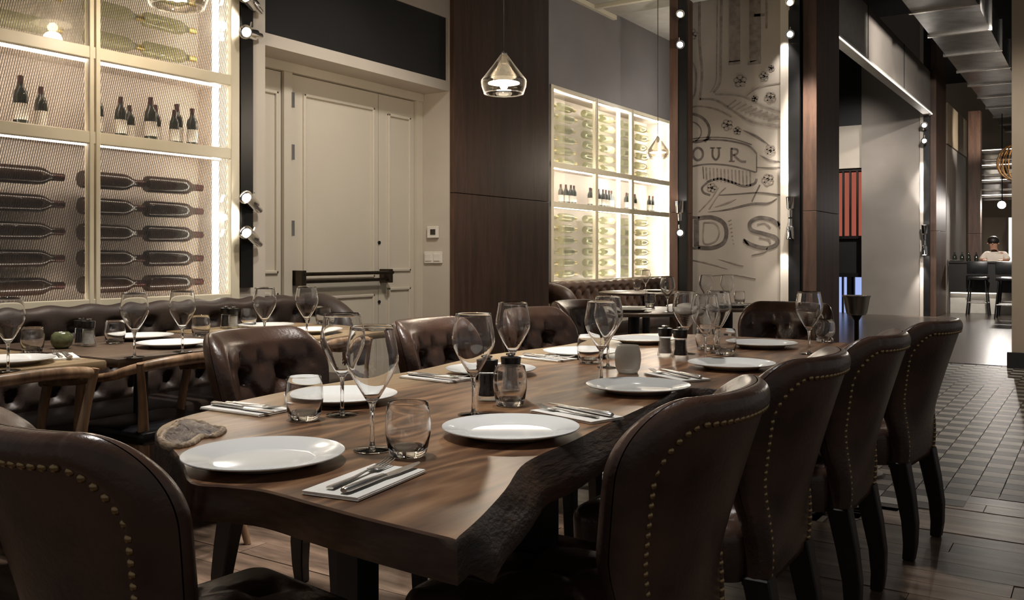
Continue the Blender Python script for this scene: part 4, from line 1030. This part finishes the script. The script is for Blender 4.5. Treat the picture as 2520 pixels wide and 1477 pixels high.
# ------------------------------------------------------------------ dining group behind
def round_table(p, r, label):
    t = thing('round_table', label, 'table', (p.x, p.y, 0))
    link('table_top', lathe([(0, .735), (r-.02, .735), (r, .742), (r, .755), (r-.01, .76), (0, .76)], 40), 'brown_top', t)
    link('pedestal', lathe([(0, .01), (.04, .01), (.04, .72), (.1, .735), (0, .735)], 16), 'black_metal', t)
    link('foot', lathe([(0, 0), (.26, 0), (.25, .012), (.05, .03), (0, .03)], 24), 'black_metal', t)
ft1 = Vector((-3.52, 6.55, 0)); ft2 = Vector((-4.25, 8.35, 0)); ft3 = Vector((-2.75, 7.3, 0))
ft1 = at(1560, 762, .76); ft2 = at(1590, 718, .76); ft3 = at(1790, 752, .76)
round_table(ft1, .48, 'round brown table between leather chairs and the tan banquette'); round_table(ft2, .50, 'round brown table against the tan banquette under bright cabinet'); round_table(ft3, .46, 'round brown table in front of the lettered wall')
GB = 'tableware on the round tables'
for px, ty, by, w in ((1567, 681, 716, 'on round table against tan banquette'), (1643, 681, 748, 'on round table nearest tan banquette arm'), (1714, 678, 742, 'in front of letter D on lettered wall'), (1790, 678, 742, 'in front of letter S on lettered wall')):
    p = at(px, base_y(ty), TZ)
    tgt = {1567: ft2, 1643: ft1, 1714: ft3, 1790: ft3}[px]
    d = Vector((p.x-tgt.x, p.y-tgt.y, 0))
    if d.length > .38: d = d.normalized()*.38; p = tgt+d
    wine_glass((p.x, p.y, T0), 'clear wine glass '+w, 'wine glasses on the round tables')
for px, py, w, tg in ((1545, 712, 'on round table against tan banquette', ft2), (1623, 752, 'on round table between leather chairs and banquette', ft1), (1820, 748, 'on round table by lettered wall', ft3)):
    p = at(px, py, TZ); d = Vector((p.x-tg.x, p.y-tg.y, 0))
    if d.length > .36: p = tg+d.normalized()*.36
    tumbler((p.x, p.y, T0), 'small clear tumbler '+w, 'tumblers on the round tables')
for (dx, dy), w, tg in (((.08, -.22), 'on round table beside leather chairs', ft1), ((.1, .05), 'on round table against tan banquette', ft2), ((.1, -.2), 'on round table by lettered wall', ft3)):
    plate((tg.x+dx, tg.y+dy, T0), 'white dinner plate '+w, 'plates on the round tables')
napkin((ft1.x-.28, ft1.y-.18, T0), .6, 'folded white napkin on round table beside leather chairs', None)
napkin((ft2.x-.25, ft2.y-.18, T0), 1.0, 'folded white napkin on round table against tan banquette', None)
mill((ft2.x+.25, ft2.y-.12, T0), 'salt mill with black cap on round table against tan banquette', 'salt', None)

# ------------------------------------------------------------------ champagne bucket stand
p = at(2108, 732, 1.0); p = Vector((-.98, 5.05, 0))
r_ = ray(2108); t_ = 4.95/r_[1]; p = Vector((r_[0]*t_, 4.95, 0)); zt = EYE-(727-HOR)*t_; zb2 = EYE-(775-HOR)*t_
bk = thing('bucket_stand', 'polished champagne bucket on a slim stand beside walnut column', 'bucket', p)
link('bucket', lathe([(0, zb2), (.045, zb2), (.052, zb2+.01), (.066, zt-.012), (.070, zt-.006), (.070, zt), (.062, zt), (.05, zb2+.012), (0, zb2+.01)], 28), 'steel', bk)
link('stem', lathe([(0, .02), (.014, .02), (.012, zb2-.03), (.03, zb2), (0, zb2)], 14), 'bronze', bk); link('foot', lathe([(0, 0), (.14, 0), (.13, .012), (.02, .025), (0, .025)], 24), 'bronze', bk)

# ------------------------------------------------------------------ pendants
def pendant(p, s, zc, label, power):
    t = thing('pendant_lamp', label, 'pendant lamp', p, 0, 'glass pendant lamps')
    prof = [(.020, .175), (.024, .176), (.075, .105), (.147, .012), (.150, .0), (.147, -.03), (.134, -.07), (.128, -.078)]
    link('glass_shade', lathe([(r*s, z*s) for r, z in prof]+[((r-.003)*s, z*s) for r, z in prof[::-1]]+[(prof[0][0]*s, prof[0][1]*s)], 36, True, 20), 'lamp_glass', t)
    rim = [(.128*s+.004*s*math.cos(a), -.078*s+.004*s*math.sin(a)) for a in [2*PI*k/6 for k in range(7)]]; link('shade_rim', lathe(rim, 36), 'stem_glass', t)
    link('socket', lathe([(0, .12*s), (.018*s, .12*s), (.022*s, .185*s), (.01*s, .2*s), (0, .2*s)], 12), 'steel', t)
    link('reflector', lathe([(0, .004*s), (.085*s, -.002*s), (.105*s, -.008*s), (.105*s, -.012*s), (.085*s, -.008*s), (0, -.004*s)], 28), 'bulb_disc', t)
    link('bulb', lathe([(0, -.055*s), (.016*s, -.05*s), (.026*s, -.035*s), (.026*s, -.02*s), (.014*s, -.004*s), (0, -.004*s)], 14), 'bulb', t)
    link('cord', tube([(0, 0, .19*s), (0, 0, zc-p[2])], .0035, 6), 'bronze', t)
    lamp('POINT', 'pendant_light', (p[0], p[1], p[2]-.1*s), power, (1, .84, .66), .05*s)
thin_glass('lamp_glass', (244, 241, 236), 1.5, 1.3, edge=.5)
def pend_at(px, py, depth): return Vector((FX*depth+RX*(px-1260)/FPX*depth, FY*depth+RY*(px-1260)/FPX*depth, EYE-(py-HOR)/FPX*depth))
pendant(pend_at(1240, 201, 5.5), .92, 4.6, 'clear glass pendant lamp hanging in front of the broad walnut column', 14)
pendant(pend_at(1619, 374, 9.0), .78, 4.05, 'clear glass pendant lamp hanging before the bright wine cabinet', 14)
pendant(pend_at(436, -22, 4.3), .95, 4.6, 'clear glass pendant lamp hanging before the wire-screened cabinet', 10)

# ------------------------------------------------------------------ far end: bar, stools, duct, windows
bar = thing('bar_counter', 'dark bar counter with a lit recessed base beyond the grey pier', 'bar', (-2.0, 20.4, 0))
box('counter_top', (-.62, -.45, 1.0), (.62, .2, 1.04), 'bar_dark', bar, bevel=.006); box('counter_front', (-.62, -.42, .43), (.62, -.36, 1.0), 'bar_dark', bar)
box('lit_base', (-.62, -.2, 0), (.62, -.12, .43), 'corrugated', bar); box('led_strip', (-.6, -.3, .40), (.3, -.27, .415), 'glow_dim', bar)
def stool(p, label):
    t = thing('bar_stool', label, 'stool', p, 0, 'bar stools at the dark counter')
    bm = bmesh.new(); add_box(bm, (0, 0, .72), (.36, .36, .06), bevel=.02); link('seat', mesh_of(bm, 's', True, 40), 'black_leather', t)
    for a in (-1, 1):
        for b in (-1, 1): link('leg', tube([(a*.13, b*.13, .70), (a*.19, b*.19, 0)], .014, 8), 'black_metal', t)
        link('foot_rung', tube([(-.17, a*.17, .25), (.17, a*.17, .25)], .012, 8), 'steel', t); link('foot_rung', tube([(a*.17, -.17, .25), (a*.17, .17, .25)], .012, 8), 'steel', t)
    bm = bmesh.new(); add_box(bm, (0, -.17, .92), (.36, .03, .24), bevel=.012); link('backrest', mesh_of(bm, 'b', True, 40), 'black_leather', t)
for x, yy, w in ((-1.50, 18.9, 'standing well away from the bar counter'), (-1.52, 19.6, 'drawn up to the bar counter in front of the person'), (-2.05, 19.6, 'drawn up to the bar counter toward the grey pier')): stool((x, yy, 0), 'black bar stool with footrest '+w)
for k in range(4): link('bar_bottle', lathe([(0, 0), (.04, 0), (.042, .01), (.042, .1), (.016, .14), (.016, .18), (0, .18)], 12), 'bottle_glass', None, (-2.56+.13*k, 20.35+.07*(k % 2), 1.04), None, 'small dark bottle standing on the bar counter', 'bottle', 'bottles on the bar')
link('bar_tray', lathe([(0, 0), (.11, 0), (.14, .02), (.135, .022), (0, .012)], 24), 'porcelain', None, (-2.5, 20.15, 1.04), None, 'white dish on the bar counter beside small bottles', 'dish')
# person seated behind the counter, leaning on it
def skin_body(name, verts, edges, radii, m, parent, sub=2):
    me = bpy.data.meshes.new(name); me.from_pydata(verts, edges, [])
    o = link(name, me, m, parent); o.modifiers.new('skin', 'SKIN')
    for v, r in zip(me.skin_vertices[0].data, radii): v.radius = (r, r) if not hasattr(r, '__len__') else r
    me.skin_vertices[0].data[0].use_root = True
    s = o.modifiers.new('sub', 'SUBSURF'); s.levels = sub; s.render_levels = sub
    o.modifiers['skin'].use_smooth_shade = True
    return o
pr = thing('person', 'person in white shirt with dark hair leaning over the bar counter', 'person', (-1.88, 21.09, 0))
V = [(0, 0, .74), (0, -.05, .95), (0, -.14, 1.13), (0, -.17, 1.22), (-.02, -.20, 1.30), (-.03, -.23, 1.40), (-.03, -.25, 1.47),
     (.17, -.13, 1.17), (.24, -.25, 1.05), (.12, -.42, 1.07), (-.17, -.13, 1.17), (-.25, -.25, 1.05), (-.16, -.44, 1.07),
     (.10, -.02, .72), (.12, -.36, .72), (.12, -.34, .38), (.12, -.36, .08), (-.10, -.02, .72), (-.12, -.36, .72), (-.12, -.34, .38), (-.12, -.36, .08), (.12, -.46, .05), (-.12, -.46, .05)]
E = [(0, 1), (1, 2), (2, 3), (3, 4), (4, 5), (5, 6), (2, 7), (7, 8), (8, 9), (2, 10), (10, 11), (11, 12), (0, 13), (13, 14), (14, 15), (15, 16), (16, 21), (0, 17), (17, 18), (18, 19), (19, 20), (20, 22)]
Rr = [.13, .13, .13, .06, .065, .095, .07, .06, .045, .03, .06, .045, .03, .09, .075, .055, .04, .09, .075, .055, .04, .035, .035]
body = skin_body('body', V, E, Rr, 'skin', pr)
skin_body('shirt', V[:4]+V[7:9]+V[10:12], [(0, 1), (1, 2), (2, 3), (2, 4), (4, 5), (2, 6), (6, 7)], [.15, .155, .155, .07, .078, .062, .078, .062], 'shirt', pr)
skin_body('trousers', [V[0], V[13], V[14], V[15], V[16], V[17], V[18], V[19], V[20]], [(0, 1), (1, 2), (2, 3), (3, 4), (0, 5), (5, 6), (6, 7), (7, 8)], [.15, .105, .088, .066, .052, .105, .088, .066, .052], 'trousers', pr)
bm = bmesh.new(); bmesh.ops.create_icosphere(bm, subdivisions=3, radius=1)
for v in bm.verts: v.co = Vector((v.co.x*.108, v.co.y*.118, v.co.z*.10))
link('hair', mesh_of(bm, 'hair', True), 'hair', pr, (-.03, -.215, 1.455))
for s in (-1, 1): link('ear', lathe([(0, -.02), (.014, -.012), (.016, .008), (0, .022)], 8), 'skin', pr, (-.03+s*.098, -.235, 1.40))
for k in range(5):
    for s, hx in ((1, .12), (-1, -.16)):
        link('finger', tube([(hx+(k-2)*.014, -.44, 1.068), (hx+(k-2)*.018, -.485+.008*abs(k-2), 1.062), (hx+(k-2)*.02, -.52+.014*abs(k-2), 1.052)], [.010, .009, .007], 6), 'skin', pr)
link('nose', lathe([(0, -.02), (.012, -.01), (.009, .01), (0, .02)], 8), 'skin', pr, (-.03, -.335, 1.395))
# air duct with joints
du = thing('air_duct', 'galvanised rectangular air duct hanging under the black ceiling', 'duct', (-1.72, 17, 4.3))
yy = 8.2; k = 0
while yy < 26:
    L = 1.5; box('duct_section', (-.38, yy-17, 0), (.38, yy+L-.05-17, .42), 'galvanised', du); box('duct_flange', (-.41, yy+L-.06-17, -.03), (.41, yy+L-17, .45), 'steel', du); yy += L; k += 1
d2 = thing('cable_tray', 'pale metal cable tray beside the air duct under black ceiling', 'cable tray', (-.95, 14, 4.75))
for s in (-1, 1): box('tray_side', (s*.12-.01, -5, 0), (s*.12+.01, 5, .07), 'galvanised', d2)
for k in range(16): box('tray_rung', (-.12, -4.8+k*.62, 0), (.12, -4.77+k*.62, .02), 'galvanised', d2)
d3 = thing('ceiling_pipe', 'slanting steel pipe crossing under the black ceiling', 'pipe', (-1.6, 11, 5.0)); link('pipe', tube([(-1.2, 1.5, -.06), (2.2, -1.2, .36)], .035, 10), 'steel', d3); link('pipe_collar', tube([(.4, .23, .109), (.48, .167, .118)], .05, 10), 'galvanised', d3)
# far windows behind the opening left of the pier
w1 = link('window_1', None, kind='structure')
y_ = 19.02
a = atY(2064, 425, y_); b = atY(2121, 580, y_)
box('lit_backing', (-4.75, y_+.10, b.z), (-4.02, y_+.12, a.z), 'red_glow', w1)
for k in range(6): box('mullion', (-4.72+k*.135, y_, b.z-.05), (-4.685+k*.135, y_+.06, a.z+.05), 'black_metal', w1)
for z_ in (b.z-.06, a.z+.02): box('window_frame', (-4.75, y_-.01, z_), (-4.02, y_+.07, z_+.05), 'black_metal', w1)
box('window_pane', (-4.75, y_+.07, b.z), (-4.02, y_+.075, a.z), 'pane_glass', w1)
w2 = link('window_2', None, kind='structure')
box('lit_backing', (-4.75, y_+.10, .0), (-4.02, y_+.12, .72), 'blue_glow', w2)
for x in (-4.72, -4.46, -4.36, -4.27, -4.06): box('mullion', (x, y_, 0), (x+(.15 if x == -4.36 else .035), y_+.06, .74), 'black_metal', w2)
box('window_frame', (-4.75, y_-.01, .72), (-4.02, y_+.07, .8), 'black_metal', w2)
box('window_pane', (-4.75, y_+.07, 0), (-4.02, y_+.075, .72), 'pane_glass', w2)
box('dark_surround', (-5.4, y_+.13, 0), (-4.02, y_+.3, 4.2), 'dark_paint', w2)
# glowing back bar
w3 = link('window_3', None, kind='structure')
for k in range(7): box('back_bar_shelf', (-2.55, 24.5, 2.55+.18*k), (-1.8, 24.8, 2.575+.18*k), 'steel', w3)
box('mirror_back', (-2.55, 24.85, 2.5), (-1.8, 24.9, 3.75), 'chrome', w3)
for k in range(4): box('led_strip', (-2.5, 24.47, 2.6+.36*k), (-1.85, 24.49, 2.615+.36*k), 'glow_dim', w3)
box('white_edge', (-1.80, 23.0, 0.9), (-1.73, 23.1, 2.0), 'glow_dim', w3)
fs = thing('spotlight', 'bright round spotlight above the bar in front of mirrored shelves', 'spotlight', (-1.87, 22.2, 2.25))
link('housing', lathe([(0, -.16), (.05, -.16), (.07, -.1), (.09, 0), (.085, .01), (0, .0)], 20), 'black_metal', fs, None, (PI/2+.1, 0, 0)); link('lens', lathe([(0, .012), (.08, .012), (.07, .03), (0, .04)], 20), 'spot_lens', fs, None, (PI/2+.1, 0, 0)); link('stem', tube([(0, .1, 0), (0, .1, 1.98)], .012, 6), 'black_metal', fs)
lamp('SPOT', 'bar_spot', (-1.87, 21.9, 2.3), 120, NEU, .05, (-1.7, 18.5, .3), 90, .8)
# wicker globe pendant by the right wall
wp = thing('wicker_pendant', 'round woven pendant lamp hanging beside the tan wall', 'pendant lamp', atY(2500, 400, 20.0)+Vector((.03, 0, 0)))
for k in range(9):
    a = k*PI/9; link('wicker_hoop', tube([(.36*math.cos(t)*math.cos(a), .36*math.cos(t)*math.sin(a), .36*math.sin(t)) for t in [2*PI*i/24 for i in range(25)]], .011, 5), 'wicker', wp)
link('bulb', lathe([(0, -.06), (.05, -.03), (.05, .03), (0, .06)], 12), 'bulb', wp); link('cord', tube([(0, 0, .36), (0, 0, .9)], .006, 6), 'black_metal', wp)
# pier spots on the column behind the bar
